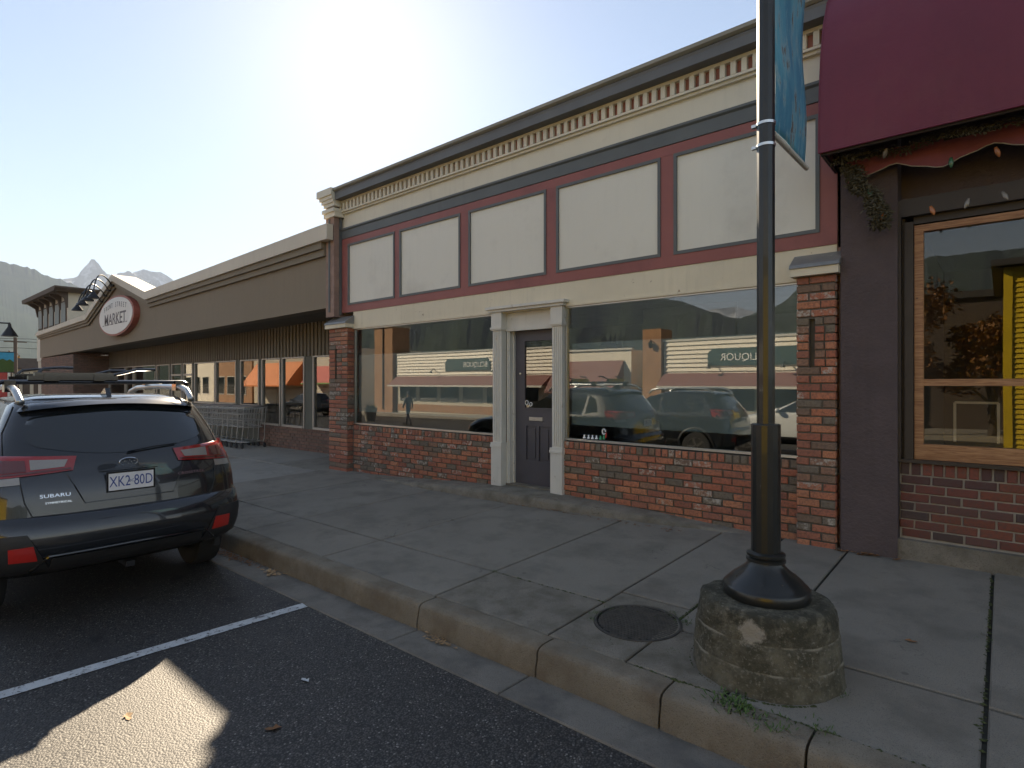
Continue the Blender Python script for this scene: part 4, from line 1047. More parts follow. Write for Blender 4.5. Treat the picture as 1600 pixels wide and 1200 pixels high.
# weeds and moss in the joints, fallen leaves
def tuft(mb, x, y, z, n, h, rg, spread=.03):
    for _ in range(n):
        a = rg.uniform(0, 6.28); q = Vector((x + rg.gauss(0, spread), y + rg.gauss(0, spread), z)); d = Vector((math.cos(a) * .7, math.sin(a) * .7, rg.uniform(.25, 1))).normalized() * h * rg.uniform(.4, 1)
        s_ = Vector((-math.sin(a), math.cos(a), 0)) * h * .07
        mb.add([q - s_ * .5, q + s_ * .5, q + d * .6 + s_ * 1.2, q + d, q + d * .6 - s_ * 1.2], [(0, 1, 2, 3, 4)])
rg = random.Random(21); mb = MB()
for (x, y, n, h, sp) in [(-.97, 2.71, 130, .05, .045), (-.90, 2.69, 60, .04, .03), (-.78, 2.66, 70, .04, .05), (-.62, 2.75, 40, .03, .04), (-.60, 3.1, 20, .025, .03), (-3.09, 3.39, 40, .018, .02), (-1.62, 3.49, 60, .02, .03), (-1.52, 3.42, 70, .024, .03), (-2.02, 3.2, 60, .022, .025), (-2.0, 3.1, 40, .02, .02), (-1.98, 3.32, 30, .02, .02), (-1.03, 2.9, 25, .025, .03), (-1.40, 3.02, 20, .02, .02), (-.07, 4.2, 20, .02, .05)]:
    tuft(mb, x, y, side_z(x, y) - .004, n, h, rg, sp)
for i in range(90):
    y = rg.uniform(3.4, 5.3) if rg.random() < .4 else rg.uniform(3.4, 4.2); tuft(mb, -1.56 + rg.gauss(0, .006), y, side_z(-1.56, y) - .010, 5, .012, rg, .008)
mb.build('weeds', 'weed', kind='stuff', label='small green weeds growing in the pavement joints around the plinth', cat='weeds', fix=False)
mb = MB()
for i in range(700):
    c = rg.random()
    if c < .35: x, y = -1.56 + rg.gauss(0, .005), rg.uniform(3.3, 5.5)
    elif c < .5: x, y = rg.uniform(-3.1, -1.6), 3.39 + rg.gauss(0, .005)
    elif c < .65: x, y = -.07 + rg.gauss(0, .006), rg.uniform(3.0, 5.5)
    elif c < .8:
        a = rg.uniform(3.0, 5.6); x, y = LX + .385 * math.cos(a), LY + .385 * math.sin(a)
    else: x, y = rg.uniform(-1.5, 1), 2.748 + rg.gauss(0, .004)
    s_ = rg.uniform(.006, .018); z = side_z(x, y) - .006
    mb.add([(x - s_, y, z), (x, y - s_ * .7, z + .001), (x + s_, y, z), (x, y + s_ * .7, z + .003), (x, y, z + s_ * .5)], [(0, 1, 4), (1, 2, 4), (2, 3, 4), (3, 0, 4)])
mb.build('moss', 'moss', kind='stuff', label='dark moss tracing the cracks of the pavement joints', cat='moss', fix=False)
lr = random.Random(8)
def leaf(mb, x, y, z, s_, r):
    a = r.uniform(0, 6.28); ca, sa = math.cos(a), math.sin(a); c1, c2 = r.uniform(.1, .5), r.uniform(-.1, .5)
    P = [(-1, 0, .1), (-.55, .32, c1), (-.1, .62, c1 * 1.2), (.15, .3, .1), (.7, .38, c2), (1.1, 0, c2), (.6, -.3, c2), (.1, -.28, .05), (-.2, -.6, c1), (-.6, -.25, c2)]
    vs = [(x + (px * ca - py * sa) * s_, y + (px * sa + py * ca) * s_, z + .004 + abs(pz) * s_ * .6) for px, py, pz in P] + [(x, y, z + .003)]
    mb.add(vs, [(i, (i + 1) % 10, 10) for i in range(10)])
def leafpile(n, area, dens, s0, zf, m_, label):
    mb = MB()
    for _ in range(n):
        x, y = area(lr); leaf(mb, x, y, zf(x, y) + lr.uniform(0, .01), s0 * lr.uniform(.5, 1.1), lr)
    mb.build('leaf_litter', m_, kind='stuff', label=label, cat='fallen leaves', fix=False)
leafpile(150, lambda r: (-5.85 + r.gauss(0, .25), 2.50 + r.gauss(0, .035)), 0, .022, gz, 'leaf_dry', 'dry red leaves gathered in the gutter behind the parked car')
leafpile(14, lambda r: (-5.0 + r.gauss(0, .07), 2.5 + r.gauss(0, .03)), 0, .04, gz, 'leaf_pale', 'curled brown leaves lying in the gutter below the kerb')
leafpile(60, lambda r: (-2.83 + r.gauss(0, .07), 2.53 + r.gauss(0, .02)), 0, .018, gz, 'leaf_pale', 'heap of crumbled leaves by the kerb joint near the manhole')
leafpile(70, lambda r: (r.uniform(-4.9, -2.3), 5.33 + r.gauss(0, .03) + .09 * 0), 0, .022, lambda x, y: side_z(x, y), 'leaf_dry', 'line of dry leaves along the foot of the entrance step')
leafpile(16, lambda r: (-.86 + r.gauss(0, .09), 5.56 + r.gauss(0, .02)), 0, .04, side_z, 'leaf_dry', 'brown leaves against the foot of the mauve stucco pier')
for (x, y, zf, s_, m_, lb) in [(-3.05, 1.72, road_z, .035, 'white_line', 'small white paper scrap on the asphalt'), (-2.75, 1.38, road_z, .04, 'leaf_dry', 'single brown leaf on the shaded asphalt'), (-3.45, .95, road_z, .04, 'leaf_pale', 'pale leaf lying in the sunlit patch of asphalt'), (-.40, 3.95, side_z, .03, 'leaf_dry', 'single dark leaf on the pavement right of the plinth')]:
    mb = MB(); leaf(mb, x, y, zf(x, y), s_, lr); mb.build('fallen_leaf' if 'leaf' in lb else 'paper_scrap', m_, label=lb, cat='leaf' if 'leaf' in lb else 'litter')
# ================================================================== CARS  (local: +x forward, rear at x = 0, z from the tyres)
T_ = [(.36, .17, .78, .25, 4.20, .30), (.43, .07, .86, .29, 4.34, .40), (.52, .02, .885, .33, 4.42, .5), (.64, .00, .895, .34, 4.44, .55), (.72, .02, .897, .34, 4.43, .58),
      (.785, .055, .893, .34, 4.40, .6), (.80, .085, .892, .34, 4.39, .6), (.92, .10, .886, .34, 4.22, .7), (1.0, .115, .876, .34, 3.85, .75), (1.06, .14, .862, .34, 3.45, .6), (1.12, .165, .845, .34, 3.12, .4), (1.21, .205, .80, .33, 2.88, .35),
      (1.35, .31, .745, .31, 2.58, .3), (1.50, .43, .685, .29, 2.26, .3), (1.58, .50, .640, .28, 2.04, .3), (1.625, .60, .575, .25, 1.88, .3), (1.652, .85, .45, .2, 1.6, .2), (1.66, 1.1, .15, .1, 1.35, .1)]
def capf(y, wd, p=3.0):
    t = min(1, abs(y) / wd); return 1 - (1 - t ** p) ** (1 / p)
def rearx(y, z): return interp(T_, z, 1) + interp(T_, z, 3) * capf(y, interp(T_, z, 2))
def frontx(y, z): return interp(T_, z, 4) - interp(T_, z, 5) * capf(y, interp(T_, z, 2), 2.4)
def sidey(z): return interp(T_, z, 2)
def finez():
    out = []
    for a, b in zip(T_, T_[1:]):
        n_ = max(1, int((b[0] - a[0]) / .045))
        out += [lerp(a[0], b[0], i / n_) for i in range(n_)]
    return out + [T_[-1][0]]
def car_body_mesh(paint):
    mb = MB(); K = 20; S = 10; Z = finez(); rings = []
    for z in Z:
        wd = interp(T_, z, 2); ring = []
        for i in range(K + 1):
            ph = -math.pi / 2 + math.pi * i / K; y = wd * math.sin(ph); ring.append((rearx(y, z), y, z))
        xa, xb = ring[-1][0], frontx(wd, z)
        for i in range(1, S): ring.append((lerp(xa, xb, i / S), wd, z))
        for i in range(K + 1):
            ph = math.pi / 2 - math.pi * i / K; y = wd * math.sin(ph); ring.append((frontx(y, z), y, z))
        for i in range(1, S): ring.append((lerp(xb, xa, i / S), -wd, z))
        rings.append(ring)
    n_ = len(rings[0])
    for r_ in rings: mb.v += r_
    for j in range(len(rings) - 1):
        for k in range(n_):
            a = j * n_ + k; b = j * n_ + (k + 1) % n_; mb.f.append([a, b, b + n_, a + n_]); mb.mi.append(0)
    mb.f.append(list(range(n_))[::-1]); mb.mi.append(0); mb.f.append([(len(rings) - 1) * n_ + k for k in range(n_)]); mb.mi.append(0)
    ob = bpy.data.objects.new('tmp', mb.mesh('body', [paint, 'car_black'], False)); COL.objects.link(ob)
    cuts = []
    for x in (.88, 3.54):
        c = MB(); N = 28; c.prism([(x + .405 * math.cos(2 * math.pi * i / N), .36 + .405 * math.sin(2 * math.pi * i / N)) for i in range(N)], 'y', -1.2, 1.2)
        # keep the middle of the car: cut only the outer 0.3 m on each side
        for (ya, yb) in ((-1.3, -.56), (.56, 1.3)):
            c = MB(); c.cur = 0; c.prism([(x + .405 * math.cos(2 * math.pi * i / N), .36 + .405 * math.sin(2 * math.pi * i / N)) for i in range(N)], 'y', ya, yb)
            co = bpy.data.objects.new('cut', c.mesh('cut', 'car_black')); COL.objects.link(co); cuts.append(co)
            md = ob.modifiers.new('b', 'BOOLEAN'); md.operation = 'DIFFERENCE'; md.object = co; md.solver = 'EXACT'
    me = evalmesh(ob, 'body'); bpy.data.objects.remove(ob)
    for c in cuts: bpy.data.objects.remove(c)
    if not me.materials: me.materials.append(MATS[paint])
    me.polygons.foreach_set('use_smooth', [True] * len(me.polygons)); me.set_sharp_from_angle(angle=R(40)); me.update()
    return me
def patch(q, off, nu=10, nv=4, th=.006, surf='rear', inner=None):
    """closed thin shell following the rear (y,z), front (y,z) or side (x,z) surface; q = 4 corners"""
    def S(a, z, o):
        if surf == 'rear': return (rearx(a, z) - o, a, z)
        if surf == 'front': return (frontx(a, z) + o, a, z)
        s_ = 1 if surf == 'left' else -1
        return (a, s_ * (sidey(z) + o), z)
    mb = MB()
    for o in (off, off - th - .01):
        mb.grid(lambda u, v: S(lerp(lerp(q[0][0], q[1][0], u), lerp(q[3][0], q[2][0], u), v), lerp(lerp(q[0][1], q[1][1], u), lerp(q[3][1], q[2][1], u), v), o), nu, nv)
    n1 = (nu + 1) * (nv + 1)
    edge = [i for i in range(nu + 1)] + [(j + 1) * (nu + 1) - 1 for j in range(1, nv + 1)] + [nv * (nu + 1) + i for i in range(nu - 1, -1, -1)] + [j * (nu + 1) for j in range(nv - 1, 0, -1)]
    for a, b in zip(edge, edge[1:] + edge[:1]): mb.f.append([a, b, b + n1, a + n1]); mb.mi.append(0)
    return mb
def surf_line(pts, r=.0035, off=.001):
    P = []
    for (a, b) in zip(pts, pts[1:]):
        for i in range(6): y, z = lerp(a[0], b[0], i / 6), lerp(a[1], b[1], i / 6); P.append((rearx(y, z) - off, y, z))
    y, z = pts[-1]; P.append((rearx(y, z) - off, y, z)); return MB().tube(P, r, 5)
def make_car(name, label, loc, rotz, paint, group=None, rails=True, detail=0, cat='car'):
    c = thing(name, loc, label, cat, group, rotz=rotz)
    def add(nm, mb, m_, smooth=35, lab=None, par=None):
        o = bpy.data.objects.new(nm, mb if isinstance(mb, bpy.types.Mesh) else mb.mesh(nm, m_, smooth)); COL.objects.link(o); o.parent = par or c; tag(o, lab); return o
    body = add('body', car_body_mesh(paint), paint)
    # wheels
    prof = [(.20, -.09), (.30, -.105), (.335, -.095), (.348, -.06), (.35, 0), (.348, .06), (.335, .095), (.30, .105), (.20, .09)]
    tm = MB().lathe(prof, n=36); RX_ = Matrix.Rotation(R(90), 4, 'X'); tm.v = [tuple(RX_ @ Vector(v)) for v in tm.v]; tme = tm.mesh('tyre', 'tyre', True)
    rm = MB(); rm.lathe([(.05, .085), (.10, .075), (.19, .06), (.205, .098), (.215, .098), (.215, -.09), (.05, -.09)], n=30)
    for k in range(5):
        a = 2 * math.pi * k / 5; rm.bar((.03 * math.cos(a), .03 * math.sin(a), .085), (.20 * math.cos(a), .20 * math.sin(a), .09), .05, .02)
    rm.v = [tuple(RX_ @ Vector(v)) for v in rm.v]; rme = rm.mesh('rim', 'rim_dark' if detail else 'rim', True)
    for x in (.88, 3.54):
        for s_ in (-1, 1):
            wv = bpy.data.objects.new('wheel', tme); COL.objects.link(wv); wv.parent = c; wv.location = (x, s_ * .775, .35)
            r_ = bpy.data.objects.new('rim', rme); COL.objects.link(r_); r_.parent = wv; r_.rotation_euler = (0, 0, 0 if s_ < 0 else R(180))
            r_.location = (0, 0, 0)
    for x in (.88, 3.54):
        for s_ in (-1, 1):
            pts = [(x + .425 * math.cos(a), s_ * (sidey(max(.25, .36 + .425 * math.sin(a))) + .006), .36 + .425 * math.sin(a)) for a in [R(-15 + 210 * i / 20) for i in range(21)]]
            add('wheel_arch', MB().tube(pts, .035, 6), 'car_black')
    add('underbody', MB().box(.8, 3.9, -.5, .5, .27, .42), 'car_black')
    # glass
    g1 = patch([(-.625, 1.205), (.625, 1.205), (.575, 1.545), (-.575, 1.545)], .004, 18, 10)
    n1 = 19 * 11
    for i, v in enumerate(g1.v):
        vv = (v[2] - 1.205) / .34; hw = .625 - .05 * vv; u = v[1] / hw
        sq = 1 - .13 * max(0, 1 - vv / .35) ** 2 - .05 * max(0, (vv - .8) / .2) ** 2
        y = u * hw * sq; z = v[2] + (1 - vv) * (.075 * u * u) - vv * (.055 * u * u)
        g1.v[i] = (rearx(y, z) - (.004 if i < n1 else -.012), y, z)
    add('rear_window', g1, 'car_glass', 60)
    add('windscreen', patch([(-.68, 1.13), (.68, 1.13), (.56, 1.55), (-.56, 1.55)], .004, 14, 6, surf='front'), 'car_glass', 60)
    for sd in ('left', 'right'):
        for q in ([(1.86, 1.13), (2.78, 1.13), (2.12, 1.52), (1.86, 1.54)], [(1.06, 1.14), (1.80, 1.13), (1.80, 1.54), (1.02, 1.52)], [(.72, 1.20), (1.0, 1.16), (.97, 1.51), (.82, 1.44)]):
            add('side_window', patch(q, .004, 3, 6, surf=sd), 'car_glass', 60)
        add('sill_cladding', patch([(1.32, .37), (3.1, .37), (3.1, .50), (1.32, .50)], .012, 4, 3, surf=sd), 'car_black')
        s_ = 1 if sd == 'left' else -1
        mb = MB().lathe([(.01, -.10), (.07, -.09), (.085, -.02), (.08, .05), (.04, .085), (.01, .09)], n=16); mb.v = [(2.72 + v[2] * .5, s_ * (.95 + v[0] * 1.1), 1.17 + v[1] * .8) for v in mb.v]; add('mirror', mb, paint, 'all')
        for z, x0, x1 in ((.88, 1.25, 1.33), (.88, 2.05, 2.13)): add('door_handle', MB().box(x0 - .06, x1 + .03, s_ * (sidey(z) + .002) - .01, s_ * (sidey(z) + .002) + .015, z, z + .03), paint)
    # lamps
    for s_ in (-1, 1):
        add('headlight', patch([(s_ * .52, .76), (s_ * .82, .78), (s_ * .80, .88), (s_ * .54, .86)], .006, 8, 3, surf='front'), 'tail_clear', 60)
        tl = add('taillight', patch([(s_ * .36, 1.105), (s_ * .865, 1.07), (s_ * .845, 1.235), (s_ * .33, 1.205)], .012, 14, 4), 'tail_red', 60)
        add('lens', patch([(s_ * .41, 1.135), (s_ * .60, 1.125), (s_ * .60, 1.195), (s_ * .385, 1.185)], .018, 5, 2), 'tail_clear', 60, par=tl)
        add('lens', patch([(s_ * .37, 1.115), (s_ * .86, 1.085), (s_ * .857, 1.10), (s_ * .37, 1.128)], .019, 12, 1), 'tail_dark', 60, par=tl)
        add('lens', patch([(s_ * .625, 1.118), (s_ * .83, 1.105), (s_ * .82, 1.20), (s_ * .625, 1.193)], .018, 6, 2), 'tail_dark', 60, par=tl)
        add('lens', patch([(s_ * .66, 1.03), (s_ * .862, 1.02), (s_ * .865, 1.066), (s_ * .66, 1.08)], .008, 6, 2), 'tail_clear', 60, par=tl)
        add('corner_cladding', patch([(s_ * .50, .39), (s_ * .845, .39), (s_ * .885, .69), (s_ * .64, .69)], .010, 12, 6), 'car_black', 60)
        add('fog_reflector', patch([(s_ * .585, .50), (s_ * .735, .505), (s_ * .74, .605), (s_ * .61, .61)], .020, 5, 3), 'reflector_red', 60)
    add('lower_bumper', patch([(-.52, .38), (.52, .38), (.50, .50), (-.50, .50)], .012, 10, 3), 'car_black', 60)
    add('grille', patch([(-.4, .55), (.4, .55), (.42, .74), (-.42, .74)], .004, 10, 3, surf='front'), 'car_black', 60)
    sp_ = patch([(-.62, 1.585), (.62, 1.585), (.575, 1.63), (-.575, 1.63)], .06, 18, 2, th=.08)
    sp_.v = [(x + (rearx(y, z - .05 * (y / .62) ** 2) - rearx(y, z)), y, z - .05 * (y / .62) ** 2) for x, y, z in sp_.v]
    add('spoiler', sp_, paint, 50)
    add('tailgate_seam', surf_line([(-.63, 1.57), (-.715, 1.38), (-.735, 1.22), (-.66, 1.05), (-.64, .90), (-.60, .80), (0, .79), (.60, .80), (.64, .90), (.66, 1.05), (.735, 1.22), (.715, 1.38), (.63, 1.57)], .0045), 'car_black')
    if rails:
        for s_ in (-1, 1):
            pts = [(.55, s_ * .60, 1.60), (.60, s_ * .605, 1.64), (.68, s_ * .61, 1.685), (.82, s_ * .61, 1.712), (1.4, s_ * .60, 1.72), (2.0, s_ * .59, 1.70), (2.15, s_ * .57, 1.66), (2.24, s_ * .56, 1.58)]
            P = []
            for a, b in zip(pts, pts[1:]):
                for i in range(4): P.append(tuple(lerp(a[k], b[k], i / 4) for k in range(3)))
            add('roof_rail', MB().tube(P + [pts[-1]], .026, 10), 'rail_silver', 'all')
    if detail:
        for x in (.92, 1.78):
            mb = MB(); mb.tube([(x, -.70, 1.74), (x, -.66, 1.76), (x, .66, 1.76), (x, .70, 1.74)], .019, 8)
            for s_ in (-1, 1): mb.box(x - .05, x + .05, s_ * .615 - .035, s_ * .615 + .035, 1.68, 1.775)
            cb = add('crossbar', mb, 'car_gloss_black', 40)
        for (y0, y1) in ((-.12, .50),):
            for x in (.92, 1.78):
                mb = MB(); mb.bar((x, y0, 1.795), (x, y1, 1.795), .05, .035); mb.bar((x, y0 + .03, 1.825), (x, y1 - .04, 1.825), .055, .03)
                mb.tube([(x, y1 - .06, 1.830), (x, y1 - .10, 1.870), (x, y1 - .20, 1.882), (x, y1 - .30, 1.880)], .012, 8)
                mb.tube([(x, y0 + .04, 1.820), (x, y0 - .06, 1.845), (x, y0 - .16, 1.875), (x, y0 - .30, 1.876)], .013, 8)
                mb.box(x - .04, x + .04, y0 + .1, y0 + .18, 1.770, 1.830); mb.box(x - .04, x + .04, y1 - .2, y1 - .1, 1.770, 1.830)
                add('ski_carrier', mb, 'car_gloss_black', 40)
        mb = MB(); mb.prism([(.68, 1.635), (.88, 1.65), (.77, 1.705), (.74, 1.71)], 'y', -.018, .018); add('antenna_fin', mb, paint, 50)
        pz0, pz1 = .925, 1.055; py = .0
        xb = rearx(0, .99) - .012
        mb = MB().box(xb - .006, xb + .01, py - .165, py + .165, pz0 - .012, pz1 + .012); fr = add('plate_frame', mb, 'car_gloss_black')
        plt = add('licence_plate', MB().box(xb - .009, xb - .005, py - .152, py + .152, pz0, pz1), 'plate_white')
        # reading direction on the rear face: viewed from behind, left to right is -y in car space
        txt = dict(local=True)
        text('XK2', .115, 'plate_blue', 'plate_number', plt, (xb - .0095, py + .148, pz0 + .028), (0, -1, 0), (0, 0, 1), sx=.66, align='LEFT', ext=.0008, **txt)
        text('80D', .115, 'plate_blue', 'plate_number', plt, (xb - .0095, py - .148, pz0 + .028), (0, -1, 0), (0, 0, 1), sx=.66, align='RIGHT', ext=.0008, **txt)
        text('BC', .03, 'plate_blue', 'plate_number', plt, (xb - .0095, py, pz0 + .055), (0, -1, 0), (0, 0, 1), align='CENTER', ext=.0008, **txt)
        def rtext(s, size, y, z, al='LEFT', sx=1, sp=1.0):
            x = rearx(y, z); yy = y - .15 if al == 'LEFT' else y + .1
            d = Vector((rearx(yy, z) - x, yy - y, 0)) if al == 'LEFT' else Vector((rearx(y - .1, z) - x, -.1, 0))
            text(s, size, 'chrome', 'badge', c, (x - .004, y, z), d, (interp(T_, z + .1, 1) - interp(T_, z, 1), 0, .1), sx=sx, align=al, ext=.002, local=True, spacing=sp)
        rtext('SUBARU', .036, .56, .925, sx=1.35); rtext('SYMMETRICAL', .02, .53, .88, sx=1.2); rtext('CROSSTREK', .030, -.34, .99, sx=1.25, sp=1.1)
        ex_ = rearx(0, 1.125) - .004; mb = MB(); E_ = [(ex_ + .0 , .062 * math.cos(a), 1.13 + .031 * math.sin(a)) for a in [2 * math.pi * i / 24 for i in range(25)]]; mb.tube(E_, .0045, 6)
        for (yy, zz, r_) in ((.028, 1.137, .009), (-.006, 1.142, .005), (-.018, 1.128, .005), (-.038, 1.134, .005), (.004, 1.119, .005), (-.026, 1.115, .004)):
            mb.bar((ex_, yy - r_, zz), (ex_, yy + r_, zz), .004, .004); mb.bar((ex_, yy, zz - r_), (ex_, yy, zz + r_), .004, .004)
        add('emblem', mb, 'chrome', True)
        add('plate_garnish', patch([(-.20, 1.075), (.20, 1.075), (.19, 1.09), (-.19, 1.09)], .012, 8, 1), 'car_gloss_black', 60)
        add('wiper', MB().tube([(rearx(0, 1.2) - .02, 0, 1.21), (rearx(-.2, 1.22) - .02, -.18, 1.235), (rearx(-.36, 1.24) - .02, -.36, 1.245)], .008, 6), 'car_gloss_black', True)
        add('lower_trim', surf_line([(-.62, .42), (-.52, .52), (0, .525), (.52, .52), (.62, .42)], .008, .010), 'car_gloss_black')
        add('tow_hitch', MB().box(.12, .35, -.03, .03, .31, .35), 'black_metal')
        add('plate_recess', surf_line([(-.40, 1.09), (-.30, .86), (.30, .86), (.40, 1.09)], .005, -.001), 'car_gloss_black')
    return c
cx_ = -5.10
make_car('parked_car', 'dark blue hatchback seen from behind with a black ski rack on its roof', (cx_, 1.455, road_z(-6, 1.4) + .002), R(180), 'car_paint', detail=1)
make_car('parked_car', 'dark station wagon with roof rails standing in the street, mirrored in the right window', (-4.6, -2.35, road_z(-6, -2.3)), R(180), 'car_paint', cat='car')
make_car('parked_car', 'white car mirrored at the right edge of the big window', (-1.75, -5.2, road_z(-2, -5)), R(180), 'car_paint_white', rails=False)
for i, (x, y, p_) in enumerate(((-36, -8, 'car_paint'),)):
    make_car('parked_car', 'dark car parked across the street, mirrored in the market windows', (x, y, road_z(x, y)), R(180), p_, rails=False)

# ================================================================== FAR LEFT: house, street lamp, low shops
hs = thing('tall_house', (-48, 15, 0), 'three storey cream house with bracketed eaves behind the market roof', 'house')
hx0, hx1, hy0, hy1, ht = -53.0, -44.4, 9.0, 22.0, 7.15
MB().box(hx0, hx1, hy0, hy1, -.5, ht).build('wall', 'far_cream', hs)
mb = MB(); mb.prism([(hx0 - .6, ht), (hx1 + .5, ht), (hx1 + .7, ht + .18), (hx1 + .7, ht + .28), (hx0 - .8, ht + .28), (hx0 - .8, ht + .18)], 'y', hy0 - .8, hy1 + .3); mb.build('roof', 'far_brown', hs)
for i in range(6):
    x = lerp(hx0 + .1, hx1 - .1, i / 5); MB().prism([(hy0, ht - .95), (hy0 - .08, ht - .9), (hy0 - .18, ht - .35), (hy0 - .6, ht - .08), (hy0 - .6, ht), (hy0, ht)], 'x', x - .12, x + .12).build('bracket', 'far_brown', hs)
for i in range(5):
    x = lerp(hx0 + .1, hx1 - .1, (i + .5) / 5); f = MB().box(x - .62, x + .62, hy0 - .05, hy0 - .001, ht - 1.9, ht - .45).build('window', 'far_brown', hs)
    MB().box(x - .52, x + .52, hy0 - .065, hy0 - .051, ht - 1.8, ht - .55).build('pane', 'film', f)
MB().box(hx0 + 1.4, hx1 - .05, hy0 - .3, hy0 - .001, 3.0, 5.1).build('balcony', 'cream_paint', hs)
for k in range(3):
    f = MB().box(hx1 + .001, hx1 + .05, hy0 + 2 + k * 3.6, hy0 + 3.2 + k * 3.6, ht - 2.6, ht - 1.0).build('window', 'cream_paint', hs); MB().box(hx1 + .051, hx1 + .06, hy0 + 2.1 + k * 3.6, hy0 + 3.1 + k * 3.6, ht - 2.5, ht - 1.1).build('pane', 'film', f)
# low shop row closing the street
def P_(u_, s_, z):   # helper: bearing (tangent right of the view axis) and depth -> world point
    t = R(40.7); return (s_ * (-math.sin(t) + u_ * math.cos(t)), s_ * (math.cos(t) + u_ * math.sin(t)), z)
sh = thing('low_shop', (-80, 16, 0), 'low brown roofed shop with cream fascia at the end of the street', 'shop')
MB().box(-92, -80, 11.15, 28, -1.5, 2.95).build('wall', 'far_cream', sh)
mb = MB(); mb.box(-93, -79.5, 11.1, 28.5, 2.95, 3.1); mb.prism([(-93, 3.1), (-79.6, 3.1), (-80.4, 4.15), (-92, 4.15)], 'y', 11.1, 28.5); mb.build('roof', 'far_brown', sh)
for k in range(7):
    y = 11.35 + k * .92; f = MB().box(-80, -79.93, y, y + .6, -.4, 2.7).build('window', 'far_brown', sh); MB().box(-79.93, -79.9, y + .06, y + .54, 1.5, 2.6).build('pane', 'siding_white', f)
rd = thing('red_shop', (-79, 6, 0), 'small red painted shop front at the left end of the street', 'shop')
MB().box(-90, -79, 3, 10.9, -1.5, 2.75).build('wall', 'red_paint', rd); MB().box(-90.3, -78.8, 2.7, 11.08, 2.75, 3.0).build('roof', 'roof_dark', rd)
MB().box(-78.99, -78.9, 10.9, 11.1, -1.5, 2.75).build('corner_board', 'white_paint', rd)
# street lamp with painted banner (left edge)
l2 = thing('street_lamp', (-48.8, 5.75, 0), 'distant street lamp with a conical black shade at the left edge', 'street lamp')
bx, by = -48.8, 5.72
MB().lathe([(.09, -.6), (.08, 5.6)], (bx, by, 0), 10).build('pole', 'black_metal', l2)
mb = MB(); mb.tube([(bx, by, 5.35), (bx, by + 1.12, 5.35)], .05, 6); mb.tube([(bx, by, 4.8), (bx, by + .5, 5.3)], .03, 6); mb.tube([(bx, by + 1.12, 5.4), (bx, by + 1.12, 5.15)], .05, 6); mb.build('arm', 'black_metal', l2)
MB().lathe([(.08, .2), (.10, 0), (.40, -.52), (.44, -.62), (.42, -.62)], (bx, by + 1.12, 5.12), 20).build('lamp_shade', 'black_metal', l2, smooth=True)
b2 = thing('banner', (bx, by + .6, 2.9), 'small banner with painted blue sky and green hills at the left edge', 'banner')
MB().box(bx - .01, bx + .01, by + .5, by + 1.33, 2.6, 3.45).build('cloth', 'banner_sky', b2)
mb = MB(); mb.prism([(by + .5, 2.2), (by + 1.33, 2.2), (by + 1.33, 2.85), (by + 1.13, 3.02), (by + .98, 2.93), (by + .78, 3.05), (by + .5, 2.9)], 'x', bx - .016, bx + .016); mb.build('painted_hills', 'weed', b2)
mb = MB(); mb.box(bx - .03, bx + .03, by, by + 1.36, 3.45, 3.5); mb.box(bx - .03, bx + .03, by, by + 1.36, 2.15, 2.2); mb.build('rod', 'black_metal', b2)
# utility pole and wires
up = thing('utility_pole', (-66, 8, 0), 'brown wooden utility pole beyond the market corner', 'utility pole')
px_, py_ = P_(-.869, 58, 0)[:2]
MB().lathe([(.19, -1.5), (.15, 6.1)], (px_, py_, 0), 8).build('pole', 'far_brown', up); MB().box(px_ - .05, px_ + .05, py_ - .9, py_ + .9, 5.6, 5.7).build('crossarm', 'far_brown', up)
for i, (dz, dy) in enumerate(((5.75, -.8), (5.05, .1), (6.0, .8))):
    mb = MB()
    for sgn in (-1, 1):
        pts = [(px_ - 3 * k * .3 * 0, py_ + dy + sgn * k * 2.2, dz - .25 * math.sin(math.pi * k / 12)) for k in range(13)]; mb.tube(pts, .03, 4)
    tag(mb.build('overhead_wire', 'black_metal'), ['overhead wire on the near end of the utility pole crossarm', 'overhead wire fixed lowest on the utility pole', 'overhead wire at the far end of the pole crossarm'][i], 'wire', 'overhead wires')

# ------------------------------------------------------------------ trees
def tree(name, loc, h, rad, leafm, label, seed, n=3000, ls=.14, group=None, squash=.9):
    rg = random.Random(seed); t = thing(name, loc, label, 'tree', group); X, Y, Z = loc; mb = MB()
    top = h * .55; mb.tube([(X + rg.uniform(-.1, .1) * k, Y + rg.uniform(-.1, .1) * k, Z + top * k / 5) for k in range(6)], [h * .03 * (1 - .12 * k) for k in range(6)], 8)
    cl = []
    for i in range(16):
        a = rg.uniform(0, 6.28); rr = rad * rg.uniform(.25, .85); zz = Z + h * rg.uniform(.38, .92); rr *= 1 - abs((zz - Z) / h - .6) * .9
        p = (X + rr * math.cos(a), Y + rr * math.sin(a), zz); cl.append((p, rad * rg.uniform(.25, .42)))
        s_ = (X, Y, Z + h * rg.uniform(.28, .5)); mb.tube([s_, tuple(lerp(s_[k], p[k], .5) + (.1 * h * .3 if k == 2 else 0) for k in range(3)), p], [h * .012, h * .008, h * .003], 5)
    mb.build('trunk', 'bark', t, smooth=True)
    mb = MB()
    for _ in range(n):
        (p, r_) = cl[rg.randrange(len(cl))]; d = Vector((rg.gauss(0, 1), rg.gauss(0, 1), rg.gauss(0, 1))).normalized() * r_ * rg.uniform(.35, 1.1)
        q = Vector(p) + Vector((d.x, d.y, d.z * squash)); u = Vector((rg.gauss(0, 1), rg.gauss(0, 1), rg.gauss(0, .6))).normalized(); v = u.orthogonal().normalized(); s_ = ls * rg.uniform(.5, 1.1)
        mb.add([q - u * s_, q + v * s_ * .6, q + u * s_, q - v * s_ * .6], [(0, 1, 2, 3)])
    mb.build('crown', leafm, t, fix=False)
